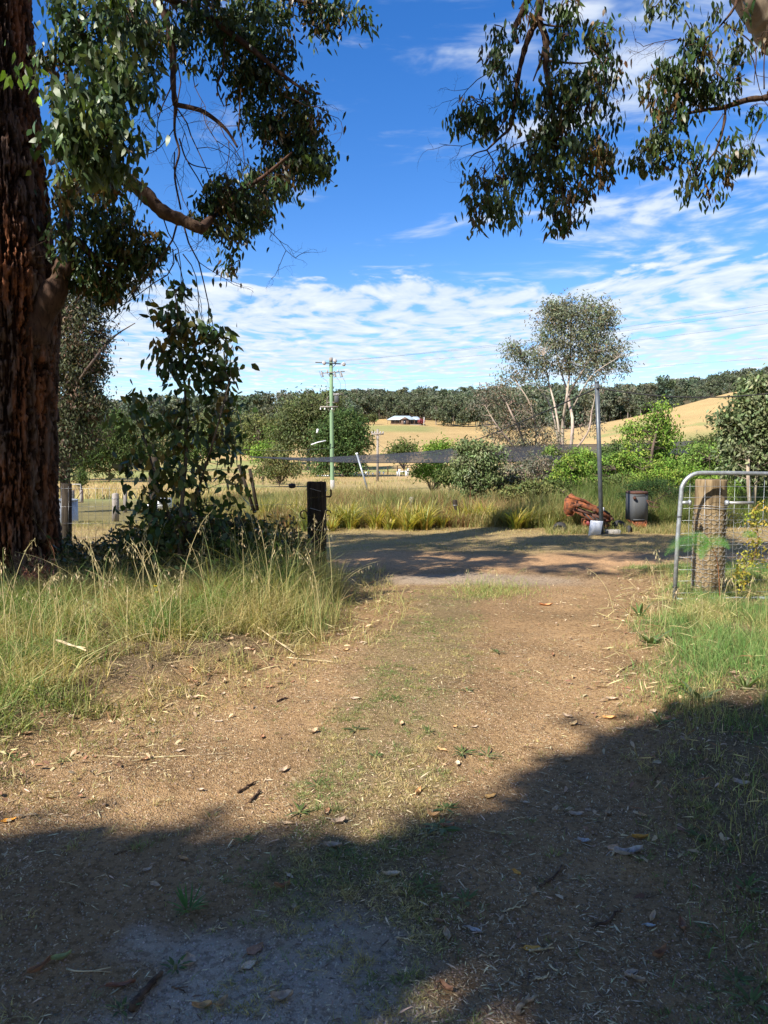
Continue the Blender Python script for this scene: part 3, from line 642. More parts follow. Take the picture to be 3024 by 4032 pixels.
    for k, (px, py, rx, ry, d, nc, nl, L, pal) in enumerate(BL):
        c, r = blob(px, py, rx * .9, ry * .9, d); r[1] = max(r[1], .25); cs = in_blob(rng, c, r, int(nc * .95), .2)
        clumps(lf, rng, cs[: max(2, int(len(cs) * .88))], nl, .10 + .02 * (L > .11), L * (1.0 if pal == 0 else .92), DARK if pal == 0 else BLUEG if pal == 1 else [(.25, .36, .05)], .62, .36 if pal == 0 else .48)
        for q in cs[::2]: twig(tw, rng, c + (q - c) * .15 + rng.normal(size=3) * .05, q, .007, .0025)
    # leafless twigs hanging below the limbs
    for a, d_, L, r in [((700, 250), (.3, 0, -1), .9, .008), ((690, 300), (-.4, 0, -1), .8, .008), ((700, 430), (.5, 0, -.9), .9, .009), ((800, 445), (.2, 0, -1), .7, .007), ((688, 600), (-.2, 0, -1), .9, .008),
                        ((860, 480), (.2, 0, -1), .8, .007), ((740, 640), (.6, 0, -.7), .8, .007), ((690, 500), (-.7, 0, -.5), .7, .006), ((700, 870), (-.1, 0, -1), 1.0, .012), ((720, 875), (.25, 0, -1), 1.1, .012), ((640, 850), (.1, 0, -1), .9, .008),
                        ((680, 980), (.2, 0, -1), .8, .008), ((1000, 850), (.7, 0, -.6), .6, .007), ((760, 300), (.3, 0, -1), .6, .006), ((950, 350), (.1, 0, -1), .9, .008), ((900, 560), (.1, 0, -1), .5, .006), ((1120, 380), (.8, 0, -.2), .6, .007), ((560, 700), (.1, 0, -1), .7, .006), ((720, 1000), (.3, 0, -1), .7, .008), ((690, 1000), (.0, 0, -1), .9, .007), ((300, 680), (-.3, 0, -1), .8, .006), ((640, 300), (-.5, 0, -.6), .6, .006)]:
        bare(tw, rng, pt(a[0], a[1], 7.9), d_, L, r)
    # upper crown, above the picture: it throws the broken shade over the track
    n = 60000; G = np.stack([rng.uniform(-1.3, 6.4, n), rng.uniform(9.3, 14.2, n), np.zeros(n)], 1)
    s = n2(G[:, 0] * .45 + G[:, 1] * .25, G[:, 1] * 1.7, 1.0, 91, 4); lo = n2(G[:, 0], G[:, 1], .5, 92, 2)
    gap = sm(np.hypot((G[:, 0] - 1.6) / 1.3, (G[:, 1] - 11.2) / .38), 1.1, .7) + sm(np.hypot((G[:, 0] - 3.6) / .9, (G[:, 1] - 9.9) / .45), 1.2, .7) + sm(G[:, 1] - 8.9 + .35 * (G[:, 0] - .7), .3, -.1)
    G = G[(s + .25 * (lo - .5) > .47) & (gap < .4)]
    clumps(lf, rng, shade_points(rng, G, 12.2, 15.5, 1500), 12, .13, .13, DARK, .6, .5)
    # the broken-ended limb shadow that slants over the track
    child(tw.build('twigs', M_LIMB), t); child(lf.build('foliage', M_LEAF), t)
    c = pt(215, 990, 7.75)
def child(o, p):
    o.parent = p; o.matrix_parent_inverse = mat_inv(p); return o
def mat_inv(p):
    from mathutils import Matrix, Euler
    M = Matrix.LocRotScale(p.location, p.rotation_euler, p.scale)
    return M.inverted()
left_tree()

def right_tree():
    rng = np.random.default_rng(22); base = np.array([wx(3620, 8.8), 8.8, 0])
    t = empty('eucalyptus_tree', tuple(base), label='leaning gum with a pale trunk crossing the top right corner and leafy branches hanging down', cat='tree')
    P = spline([base + [0, 0, -.2], base + [-.15, 0, 1.5], base + [-.3, 0, 3.2], pt(3200, 330, 8.5), pt(3040, 110, 8.4), pt(2960, 10, 8.3), pt(2860, -160, 8.2), pt(2700, -500, 8.0), pt(2500, -900, 7.8)], 8)
    m = MB(); r = np.interp(np.linspace(0, 1, len(P)), [0, .3, .5, .62, .75, 1], [.30, .24, .19, .155, .13, .07]); m.tube(P, r * (1 + .03 * rng.normal(size=len(P))), 20, jit((.34, .27, .20), rng, len(P), .06, .02))
    child(m.build('trunk', M_PALE, None, True), t)
    tw = MB(); lf = MB()
    def limb(pts, r, d=8.0, c=(.075, .045, .03), n=8):
        Q = spline(bpts(d, pts), 6); mm = MB(); mm.tube(Q, np.interp(np.linspace(0, 1, len(Q)), np.linspace(0, 1, len(r)), r) * (1 + .08 * rng.normal(size=len(Q))), n, jit(c, rng, len(Q), .12, .03)); child(mm.build('limb', M_LIMB, None, True), t)
    k = lambda L_: [(1700 + a / 1.253, b / 1.253) for a, b in L_]
    limb([(2500, -900, 7.8), (2350, -500, 7.8), (2180, -150, 7.9)] + k([(540, -10), (520, 95), (472, 200), (432, 350), (410, 500), (392, 620), (335, 680), (272, 740)]), [.08, .06, .05, .042, .038, .034, .028, .024, .02, .017, .013, .008])
    limb([(2160, -100, 7.9)] + k([(480, -10), (445, 60), (408, 150), (425, 215)]), [.04, .034, .03, .028, .02])
    limb(k([(522, 90), (562, 190), (565, 330), (582, 450), (600, 620), (625, 800)]), [.036, .036, .032, .026, .018, .01])
    limb(k([(560, 200), (540, 290), (500, 400)]), [.018, .014, .007])
    limb(k([(568, 300), (700, 312), (770, 308), (840, 282)]), [.012, .010, .008, .005])
    limb(k([(272, 740), (210, 760), (168, 812)]), [.008, .006, .003]); limb(k([(272, 740), (300, 790), (330, 850)]), [.008, .006, .003]); limb(k([(540, 120), (620, 130), (700, 128)]), [.012, .009, .005])
    limb(k([(410, 480), (330, 640), (290, 610)]), [.010, .008, .004])
    limb([(3200, 330, 8.5)] + k([(1700, 440), (1655, 480), (1560, 492), (1430, 532), (1300, 550), (1180, 592)]), [.045, .04, .034, .030, .024, .018, .009])
    limb(k([(1450, 528), (1440, 620), (1402, 740), (1352, 800)]), [.016, .014, .011, .006]); limb(k([(1402, 740), (1450, 780)]), [.008, .004])
    limb([(2900, -60, 8.25)] + k([(1500, 20), (1438, 110), (1352, 190), (1230, 240)]), [.02, .015, .010, .008, .003]); limb(k([(1440, 110), (1590, 230), (1590, 420)]), [.008, .007, .004])
    limb(k([(1640, 440), (1640, 300), (1655, 120)]), [.008, .006, .004])
    B1 = [(330,190,75,60,12),(460,50,70,60,9),(630,60,110,70,18),(690,110,60,60,8),(860,170,110,60,20),(870,330,85,80,18),(800,370,50,40,5),(330,270,70,50,8),(330,340,90,50,9),(250,560,165,95,42),(130,610,55,60,8),(420,470,110,90,24),
          (640,440,130,90,32),(720,560,150,150,54),(560,600,110,120,32),(640,240,90,80,14),(700,380,100,60,14),(620,760,170,130,60),(800,760,110,120,34),(500,820,120,110,34),(380,760,60,90,10),(340,950,150,100,38),(250,1010,90,70,14),(230,890,60,60,8),(640,960,110,110,30),(700,1060,70,50,12),(620,1100,60,30,8),(860,800,50,80,10),(900,560,55,60,6),(400,1070,50,35,6),(250,1110,35,30,4),(760,900,60,70,10)]
    B2 = [(1280,200,60,80,12),(1090,20,60,35,9),(1160,20,30,40,4),(1220,10,25,35,2),(1405,60,28,40,5),(1330,250,80,70,15),(1490,190,50,45,4),(1500,275,60,50,10),(1170,345,110,55,16),(1080,400,60,60,9),(1260,430,150,90,34),(1400,420,90,60,14),(1130,480,100,90,20),(1200,580,100,80,20),(1110,690,100,90,24),(1050,740,60,60,9),(1130,800,60,60,8),(1240,740,70,60,8),(1470,700,45,35,5),(1290,840,70,80,12),(1400,830,90,60,14),(1500,820,70,60,10),(1565,760,45,50,8),(1380,955,45,40,6),(1500,440,100,60,12),(1590,540,70,45,5),(1640,200,28,45,4),(1540,60,30,40,4),(1260,930,30,30,3),(1000,800,25,40,2),(1240,380,100,60,12)]
    for (a, b, rx, ry, nc) in B1 + B2:
        c, r = blob(1700 + a / 1.253, b / 1.253, rx / 1.253 * .92, ry / 1.253 * .92, 8.0); r[1] = max(.22, r[1]); cs = in_blob(rng, c, r, nc, .1)
        pal = BLUEG if (500 < a < 640 and 700 < b < 860) or (300 < a < 420 and b > 930) else DARK
        clumps(lf, rng, cs[: max(2, int(len(cs) * .66))], 14, .085, .10, pal, .72, .36)
        for q in cs[::2]: twig(tw, rng, c + rng.normal(size=3) * .04 + [0, 0, r[2] * .5], q, .006, .002)
    for a, d_, L in [((290, 640), (-.6, 0, -.8), .6), ((380, 640), (-.2, 0, -1), .7), ((400, 700), (0, 0, -1), .8), ((300, 780), (.1, 0, -1), .6), ((560, 660), (-.9, 0, -.3), .5), ((1330, 190), (-1, 0, -.1), .6), ((1560, 240), (.3, 0, -1), .7), ((1440, 560), (-.6, 0, -.6), .7), ((1380, 260), (.6, 0, -1), .5), ((330, 330), (-.8, 0, -.4), .6), ((1250, 100), (.7, 0, -.5), .6), ((760, 230), (.5, 0, -.9), .5), ((1640, 590), (-.6, 0, -.8), .3)]:
        bare(tw, rng, pt(1700 + a[0] / 1.253, a[1] / 1.253, 7.9), d_, L, .006)
    for k_ in range(4): clumps(lf, rng, in_blob(rng, pt(2600 + 250 * k_, -800, 8 + .6 * k_), (1.2, 1.2, .8), 40), 18, .12, .11, DARK, .7)
    child(tw.build('twigs', M_LIMB), t); child(lf.build('foliage', M_LEAF), t)
right_tree()

def unseen_trees():
    """two gums behind and left of the camera; their shade lies on the foreground and the undergrowth; three more are added out of view to block skylight"""
    rng = np.random.default_rng(23)
    def trunk(t, base, top, r0, r1, crown):
        P = spline([base, base * .6 + top * .4 + rng.normal(size=3) * .2, top], 6); child(MB().tube(P, np.linspace(r0, r1, len(P)), 14, jit((.10, .06, .04), rng, len(P), .1)).build('trunk', M_LIMB, None, True), t)
        m = MB()
        for q in crown[rng.integers(0, len(crown), 26)]: twig(m, rng, P[rng.integers(len(P) // 2, len(P))], q, .06, .015, .1)
        child(m.build('limbs', M_LIMB), t)
    t = empty('eucalyptus_tree', (-9.5, -8.5, 0), label='tall gum standing behind the viewer whose shade covers the front of the driveway', cat='tree')
    poly = np.array([(-900, 3560), (-300, 3380), (0, 3350), (480, 3295), (760, 3345), (1050, 3350), (1500, 3345), (1900, 3270), (2160, 3090), (2450, 2900), (2640, 2835), (3100, 2840), (3700, 2900), (4300, 3400), (4300, 6500), (-900, 6500)], float)
    n = 90000; x = rng.uniform(-3.2, 4.2, n); y = rng.uniform(.9, 5.2, n); px, py = to_px(x, y, 0)
    inside = np.zeros(n, bool); j = len(poly) - 1
    for i in range(len(poly)):
        a, b = poly[i], poly[j]
        inside ^= ((a[1] > py) != (b[1] > py)) & (px < (b[0] - a[0]) * (py - a[1]) / (b[1] - a[1] + 1e-9) + a[0]); j = i
    hole = sm(np.hypot((px - 1870) / 640, (py - 4260) / 620), 1.2, .85) * .97 + sm(np.hypot((px - 1050) / 420, (py - 4080) / 200), 1.2, .7) * .30
    keep = inside & (rng.random(n) > hole)
    G = np.stack([x, y, np.zeros(n)], 1)[keep]; S = shade_points(rng, G, 11.5, 15.5, 3000); lf = MB(); clumps(lf, rng, S, 10, .10, .15, DARK, .5, .55)
    trunk(t, np.array([-9.5, -8.5, -.2]), np.array([-7.5, -6.2, 9.5]), .35, .15, S); child(lf.build('foliage', M_LEAF), t)
    def lit(S):
        G = S - SUN * (S[:, 2:3] / SUN[2]); a, b = to_px(G[:, 0], np.maximum(G[:, 1], .3), 0); ins = np.zeros(len(S), bool); j = len(poly) - 1
        for i in range(len(poly)):
            p, q = poly[i], poly[j]; ins ^= ((p[1] > b) != (q[1] > b)) & (a < (q[0] - p[0]) * (b - p[1]) / (q[1] - p[1] + 1e-9) + p[0]); j = i
        hl = np.hypot((a - 1870) / 640, (b - 4260) / 620) < 1.15
        return (G[:, 1] > 1.0) & (G[:, 1] < 18) & (np.abs(G[:, 0]) < 9) & ((~ins) | hl)
    S = np.stack([rng.uniform(-13, 13, 17000), rng.uniform(-11, 7.5, 17000), rng.uniform(5.0, 11.5, 17000)], 1)  # out-of-view canopy added to cut blue skylight, kept clear of the sunlit ground
    keep = (~lit(S)) & ((S[:, 1] < 0) | (S[:, 2] > 2.6 + .66 * S[:, 1])) & (fbm(S * .45, 77, 3) > .34); S = S[keep]
    for bx, by, lab in ((-3.5, -9.5, 'unseen gum behind the viewer, added so its high crown dims the driveway'), (10.5, 1.5, 'unseen gum beyond the right edge, added so its high crown dims the driveway')):
        side = (S[:, 0] - (-3.5)) ** 2 + (S[:, 1] + 9.5) ** 2 < (S[:, 0] - 10.5) ** 2 + (S[:, 1] - 1.5) ** 2; Q = S[side] if bx < 0 else S[~side]
        t = empty('eucalyptus_tree', (bx, by, 0), label=lab, cat='tree'); lf = MB(); clumps(lf, rng, Q, 9, .2, .22, DARK, .35, .6); trunk(t, np.array([bx, by, -.2]), np.array([bx * .8, by * .8, 8.5]), .4, .18, Q); child(lf.build('foliage', M_LEAF), t)
    t = empty('eucalyptus_tree', (6.5, -3.5, 0), label='unseen gum behind the viewer on the right, added to block the sky overhead', cat='tree')  # added crown, never in view, that darkens the ambient light in front
    S = in_blob(rng, (4.2, -2.0, 7.2), (5.2, 4.6, 1.9), 1500, .1); lf = MB(); clumps(lf, rng, S, 9, .16, .17, DARK, .5, .55); trunk(t, np.array([6.5, -3.5, -.2]), np.array([5, -2.6, 7.5]), .3, .14, S); child(lf.build('foliage', M_LEAF), t)
    t = empty('eucalyptus_tree', (-10.5, 4.5, 0), label='gum left of the view whose shade falls on the undergrowth by the big trunk', cat='tree')
    n = 9000
    G1 = np.stack([rng.uniform(-5, -.55, n), rng.uniform(7.1, 10.2, n), rng.uniform(0, .85, n)], 1); G2 = np.stack([rng.uniform(-2.9, -1.75, n), rng.uniform(7.3, 8.3, n), rng.uniform(.5, 2.7, n)], 1); G3 = np.stack([rng.uniform(-4.7, -3.5, n), rng.uniform(7.4, 8.0, n), rng.uniform(0, 3.0, n)], 1)
    S = np.vstack([shade_points(rng, g, 7.5, 11, k) for g, k in ((G1, 1400), (G2, 620), (G3, 600))]); lf = MB(); clumps(lf, rng, S, 9, .10, .15, DARK, .5, .55)
    trunk(t, np.array([-10.5, 4.5, -.2]), np.array([-8.2, 3.2, 8]), .3, .12, S); child(lf.build('foliage', M_LEAF), t)
unseen_trees()

def px_tree(name, label, cat, px, d, blobs, stems, L, nl, rc, cols, pale=False, seed=1, droop=.45, wr=.4, group=None, mat=None, ground=None, dens=1.0, stemc=None, deadc=None, twigs=True):
    """a tree or shrub standing d metres away at column px; crown given as lobes (x, y, half width, half height, clumps)"""
    rng = np.random.default_rng(seed); x = wx(px, d); z0 = zf(x, d) if ground is None else ground; base = np.array([x, d, z0])
    t = empty(name, tuple(base), label=label, cat=cat, group=group); lf = MB(); st = MB(); s = d / F
    if name == 'shrub' and 18 < d < 30: blobs = [(a, b, rx * 1.3, ry * 1.15, nc * 1.6) for a, b, rx, ry, nc in blobs]
    sc_ = stemc or ((.42, .35, .28) if pale else (.12, .09, .07)); ends = []
    for (pts, r0, r1) in stems:
        P = [pt(a, b, d + (rng.normal() * .02 * d if i else 0)) for i, (a, b) in enumerate(pts)]
        if pts[0][1] > 5000: P[0] = base + [0, 0, -.1]
        P = spline(P, 5); st.tube(P, np.linspace(r0, r1, len(P)), 8 if d < 60 else 5, jit(sc_, rng, len(P), .12, .03), caps=False); ends.append(P)
    if not stems: ends.append(np.array([base - [0, 0, .1], base + [0, 0, .3]])); st.tube(ends[-1], [.04, .03], 6, sc_)
    E = np.concatenate(ends)
    for (a, b, rx, ry, nc) in blobs:
        c, r = blob(a, b, rx * (1.04 if d > 60 else .9), ry * (1.04 if d > 60 else .9), d); r[1] = min(r[0], max(r[2], r[0] * .6)); cs = in_blob(rng, c, r, max(2, int(nc * dens * (3.2 if d > 60 else 2.1 if d > 10 else .85))), .25)
        clumps(lf, rng, cs, nl, rc, L, cols, droop, wr, cv=.22)
        if twigs:
            for q in (cs if d < 12 else cs[::3]):
                e = E[np.argmin(np.linalg.norm(E - q, axis=1) + np.maximum(E[:, 2] - q[2], 0) * 2)]
                twig(st, rng, e, q, max(.004, .004 * d / 10), max(.002, .0016 * d / 10), .05, deadc or sc_, 3)
    child(st.build('trunk' if cat == 'tree' else 'stem', M_PALE if pale else M_LIMB, None, True), t)
    child(lf.build('crown' if cat == 'tree' else 'foliage', mat or M_FAR), t)
    return t
G1 = [(.085, .105, .045), (.105, .125, .05), (.13, .145, .06)]; G2 = [(.070, .100, .030), (.095, .13, .035), (.13, .155, .05)]; BR = [(.11, .19, .03), (.14, .235, .035), (.18, .27, .045), (.24, .30, .06)]
GREY = [(.15, .15, .11), (.19, .17, .12), (.22, .16, .11), (.12, .14, .085)]; OLV = [(.13, .145, .05), (.16, .16, .06), (.11, .13, .05)]
# the sapling in front of the undergrowth
px_tree('gum_sapling', 'slender dark sapling with broad leaves between the big trunk and the dark left gatepost', 'tree', 705, 7.8,
    [(690,1160,45,50,7),(665,1235,50,60,9),(740,1290,75,60,14),(660,1340,55,60,9),(820,1310,60,45,7),(880,1330,45,40,4),(700,1400,85,60,15),(860,1400,75,60,11),(660,1460,50,50,7),(760,1500,100,60,14),(900,1480,60,60,8),(720,1590,90,60,11),(860,1580,80,60,10),(700,1700,95,80,13),(860,1690,90,60,11),(560,1590,60,45,6),(510,1640,40,50,4),(600,1700,60,60,7),(700,1820,120,80,15),(880,1800,80,60,8),(560,1790,50,50,5),(520,1850,50,50,5),(760,1930,130,80,14),(620,1930,80,80,9),(920,1900,50,50,4),(560,2000,70,70,8),(740,2060,160,80,20),(890,2030,70,70,9),(700,2180,190,90,26),(900,2140,110,70,12),(560,2130,110,70,10),(1010,2080,80,60,6)],
    [([(705, 9999), (712, 2050), (735, 1750), (722, 1450), (690, 1160)], .028, .006), ([(708, 2150), (790, 1900), (850, 1700), (905, 1500)], .018, .005), ([(700, 2120), (620, 1900), (560, 1700), (505, 1600)], .016, .005), ([(722, 1450), (800, 1370), (890, 1320)], .008, .003)],
    .112, 9, .11, [(.035, .065, .018), (.045, .08, .02), (.07, .095, .024), (.14, .11, .025)], seed=31, droop=.55, wr=.56, mat=M_LEAF, ground=0)
# trees beyond, each its own kind
px_tree('eucalyptus_tree', 'dark grey green gum half hidden behind the big left trunk, a bare stick poking out', 'tree', 260, 22,
    [(300,1200,110,80,40),(330,1330,110,110,60),(280,1450,120,110,60),(350,1440,80,80,26),(330,1560,90,110,46),(270,1650,80,110,34),(200,1350,90,200,50),(380,1600,60,60,14),(255,1760,75,80,26),(230,1860,45,60,12),(330,1700,60,80,18)], [([(240, 9999), (255, 1700), (285, 1450), (300, 1200)], .16, .04), ([(270, 1560), (360, 1430), (430, 1345), (470, 1310), (532, 1272)], .05, .012)], .13, 26, .24, [(.07, .08, .045), (.09, .10, .055), (.14, .10, .07)], seed=32)
px_tree('eucalyptus_tree', 'tall pale trunked gum with a rounded open crown, tallest tree in the middle distance', 'tree', 2225, 38,
    [(2270,1210,150,55,70),(2170,1260,90,70,40),(2350,1270,90,80,50),(2260,1310,130,80,70),(2170,1380,70,70,30),(2350,1380,80,80,46),(2420,1430,70,60,26),(2060,1390,75,45,30),(2010,1380,40,35,10),(2120,1440,70,50,22),(2270,1420,100,60,34),(2440,1380,45,50,14),(2330,1470,80,40,20),(2000,1480,50,40,12),(2080,1500,70,50,18),(2200,1220,60,50,20),(2380,1240,50,40,16),(2190,1320,80,60,24),(2300,1370,80,50,22),(2230,1450,60,40,10)],
    [([(2210, 9999), (2215, 1700), (2232, 1560), (2245, 1430), (2250, 1250)], .10, .03), ([(2255, 9999), (2255, 1680), (2240, 1560), (2300, 1450), (2370, 1300)], .10, .025), ([(2240, 1560), (2200, 1430), (2170, 1290)], .05, .015), ([(2192, 9999), (2180, 1640), (2120, 1520), (2060, 1410)], .06, .015), ([(2258, 1600), (2330, 1480), (2430, 1410)], .045, .015), ([(2190, 9999), (2196, 1660), (2160, 1500), (2140, 1400)], .07, .02)],
    .17, 20, .30, [(.13, .155, .09), (.165, .185, .115), (.16, .13, .08), (.20, .20, .13)], pale=True, seed=33, wr=.34, dens=.68)
px_tree('eucalyptus_tree', 'brownish half dead gum thicket left of the tall pale trunked gum', 'tree', 2060, 36,
    [(1960,1560,90,60,28),(1900,1600,60,60,16),(2040,1620,90,90,36),(1950,1680,80,60,22),(2100,1720,100,80,40),(2000,1760,90,70,26),(2100,1830,90,60,26),(2180,1760,60,80,18),(2340,1560,60,90,14),(2320,1660,50,80,9)],
    [([(2080, 9999), (2060, 1750), (2010, 1620), (1960, 1520)], .08, .02), ([(2110, 9999), (2110, 1750), (2090, 1600), (2030, 1500)], .07, .02), ([(2060, 1800), (1960, 1680), (1900, 1580)], .05, .015), ([(2240, 9999), (2290, 1740), (2330, 1620), (2350, 1520)], .06, .015)],
    .15, 18, .28, GREY, pale=True, seed=34, wr=.34, stemc=(.34, .27, .21))
px_tree('eucalyptus_tree', 'broad leafy grey green gum at the right edge behind the pipe gate', 'tree', 2960, 17,
    [(2980,1520,60,50,20),(2950,1580,80,60,30),(3040,1600,110,90,50),(2900,1660,80,60,26),(2980,1690,110,80,50),(2870,1740,50,40,10),(2940,1790,100,70,36),(3060,1780,100,100,44),(2900,1850,60,50,12),(3010,1880,80,60,16),(2840,1650,40,40,6)],
    [([(2950, 9999), (2945, 1850), (2960, 1700), (2985, 1500)], .05, .015), ([(2960, 9999), (2990, 1800), (3060, 1620)], .05, .015)], .12, 16, .15, [(.12, .155, .07), (.16, .19, .095), (.21, .235, .13)], seed=35, pale=True, stemc=(.40, .31, .24), wr=.45)
px_tree('bright_tree', 'bright yellow green leafy tree standing between the tall gum and the right gate', 'tree', 2560, 26,
    [(2605,1620,45,50,14),(2570,1680,75,50,24),(2620,1720,70,60,26),(2600,1790,90,60,34),(2490,1730,55,50,14),(2470,1690,30,40,6),(2520,1810,80,60,24),(2600,1850,90,50,22)], [([(2560, 9999), (2565, 1800), (2590, 1680), (2610, 1590)], .07, .015)], .11, 18, .20, BR, seed=36, wr=.5)
px_tree('eucalyptus_tree', 'large dense gum directly left of the green utility pole', 'tree', 1210, 125,
    [(1230,1600,90,45,30),(1160,1640,80,50,30),(1250,1660,80,50,30),(1150,1710,75,45,24),(1230,1720,60,45,18),(1290,1580,50,40,14),(1300,1640,40,60,12),(1210,1770,25,30,5)], [([(1220, 9999), (1220, 1740), (1215, 1600)], .35, .1), ([(1220, 1760), (1160, 1660)], .2, .08)], .55, 26, 1.05, G1, seed=37)
px_tree('eucalyptus_tree', 'dense deep green round gum just behind the green utility pole', 'tree', 1350, 95,
    [(1350,1660,70,45,30),(1290,1700,50,45,20),(1390,1700,55,50,26),(1320,1740,80,40,26),(1400,1750,55,45,18),(1290,1770,60,30,16),(1360,1800,60,40,12),(1380,1835,55,25,10),(1260,1830,40,28,9)], [([(1345, 9999), (1345, 1740), (1350, 1640)], .3, .1), ([(1395, 9999), (1390, 1740)], .14, .06)], .42, 26, .8, [(.055, .095, .03), (.07, .115, .035), (.085, .125, .04)], seed=38)
for i, (px, d, bl, cc, lab, nm) in enumerate([
    (1020, 150, [(1010,1680,50,40,20),(1040,1730,45,40,16),(990,1740,50,50,16)], OLV, 'olive brown gum left of the small green tree in front of the pale field', 'eucalyptus_tree'),
    (1090, 140, [(1090,1700,35,30,12),(1110,1740,45,35,14),(1070,1765,35,25,8)], G2, 'small dark green tree below the left pale field, between two gums', 'eucalyptus_tree'),
    (940, 170, [(930,1690,55,60,22),(960,1750,50,45,16)], G1, 'grey green gum seen just right of the sapling', 'eucalyptus_tree'),
    (850, 180, [(850,1690,60,60,24),(820,1750,60,45,18)], G1, 'grey green gum seen through the middle of the sapling', 'eucalyptus_tree'),
    (1092, 320, [(1092,1666,16,15,12)], G2, 'tiny dark round tree standing in the left pale field', 'tree'),
    (430, 75, [(430,1700,110,75,40),(480,1780,90,60,30),(400,1800,100,60,30),(330,1760,80,70,24)], [(.05, .08, .025), (.07, .10, .03)], 'bushy green tree between the big trunk and the sapling', 'eucalyptus_tree'),
    (330, 80, [(320,1680,110,80,36),(300,1790,100,60,26)], [(.045, .07, .025), (.06, .09, .03)], 'dark bushy gum right beside the big trunk above the paddock', 'eucalyptus_tree'),
    (600, 110, [(600,1740,80,50,24),(560,1790,70,35,16)], G1, 'bushy grey gum behind the left part of the sapling', 'eucalyptus_tree'),
    (760, 120, [(760,1760,80,45,24),(690,1790,70,30,14)], G2, 'low green tree behind the sapling stem', 'eucalyptus_tree')]):
    px_tree(nm, lab, 'tree', px, d, bl, [([(px, 9999), (px, (bl[0][1] + bl[-1][1]) / 2)], .002 * d, .001 * d)], .0042 * d, 30, .0085 * d, cc, seed=40 + i)
for i, (px, d, bl, cc, lab) in enumerate([
    (1035, 70, [(1035,1780,36,24,14)], BR, 'bright green bush above the left end of the black net'),
    (1100, 66, [(1090,1800,50,35,16),(1130,1840,60,28,14),(1060,1850,50,26,10)], OLV, 'rounded olive bush under the left end of the black net'),
    (1590, 120, [(1590,1770,48,22,14),(1560,1785,30,15,6)], G2, 'low dark green bush on the field edge right of the second pole'),
    (1720, 55, [(1710,1775,60,30,18),(1740,1765,50,30,14)], BR, 'bright green vine bush poking above the black net'),
    (1700, 44, [(1660,1850,50,26,14),(1720,1850,60,32,18),(1780,1845,50,30,12)], [(.10, .19, .035), (.13, .24, .045)], 'dense green vine hedge directly under the black net')]):
    px_tree('bush', lab, 'bush', px, d, bl, [], .0042 * d, 26, .008 * d, cc, seed=60 + i)
for i, (px, d, bl, L, cc, lab, wr) in enumerate([
    (1880, 20, [(1850,1770,60,40,16),(1900,1800,80,60,34),(1840,1840,60,50,20),(1920,1870,60,50,18),(1860,1910,60,40,14),(1890,1950,40,50,6)], .10, [(.13, .17, .07), (.17, .20, .09), (.20, .22, .12)], 'young gum bush with drooping pale leaves at the right end of the tall grass', .42),
    (2090, 24, [(2060,1860,80,50,24),(2150,1880,80,50,26),(2110,1820,60,40,12)], .09, GREY, 'grey leafless looking bush below the tall pale trunked gum', .3),
    (2245, 22, [(2240,1830,50,45,18),(2220,1890,60,45,20),(2270,1850,40,30,8)], .09, BR, 'bright green bush left of the thin grey pole', .5),
    (2420, 24, [(2390,1830,60,35,16),(2440,1870,70,40,22),(2340,1860,50,40,14)], .09, [(.12, .2, .04), (.16, .26, .045)], 'green vine growth just right of the thin grey pole', .5),
    (2640, 20, [(2600,1890,80,40,24),(2690,1880,90,45,34),(2540,1900,50,35,10),(2760,1900,60,40,14)], .075, BR, 'yellow green leafy shrub behind the rusty grey bin', .5),
    (2790, 22, [(2750,1790,60,45,16),(2820,1800,70,60,26),(2800,1870,90,50,26),(2730,1830,60,40,12)], .085, [(.14, .22, .05), (.18, .27, .06)], 'mid green shrub above the corner of the pipe gate', .5),
    (2990, 19, [(2960,1900,80,50,18),(3050,1920,80,60,22),(2880,1930,70,40,12)], .075, BR, 'bright shrub seen through the mesh of the pipe gate', .5),
    (2480, 27, [(2430,1780,60,40,14),(2400,1790,50,30,10),(2500,1850,90,60,24)], .10, [(.10, .15, .05), (.13, .18, .06)], 'darker green bush left of the bright yellow green tree', .45)]):
    px_tree('shrub', lab, 'bush', px, d, bl, [([(px, 9999), (px + 5, bl[0][1] + 20)], .02, .008), ([(px + 10, 9999), (px + 30, bl[0][1] + 40)], .015, .006)], L, 22, .12, cc, seed=70 + i, wr=wr)
px_tree('shrub', 'small round green bush in the yellow paddock left of the sapling', 'bush', 318, 34, [(315,1870,28,25,14),(330,1890,24,18,8)], [], .10, 24, .14, G2, seed=90)
px_tree('shrub', 'dark feathery bush leaning over the grey metal bin', 'bush', 2600, 16.6,
    [(2500,1915,60,18,12),(2580,1905,70,22,14),(2660,1930,80,18,14),(2470,1950,40,14,6),(2720,1925,50,16,7),(2640,1965,60,14,7),(2560,1940,50,14,8)], [([(2560, 9999), (2570, 1980), (2555, 1900), (2538, 1840)], .018, .005), ([(2560, 1980), (2640, 1940), (2720, 1925)], .01, .004)], .05, 50, .09, [(.035, .07, .025), (.05, .09, .03)], seed=91, droop=.1, wr=.22)

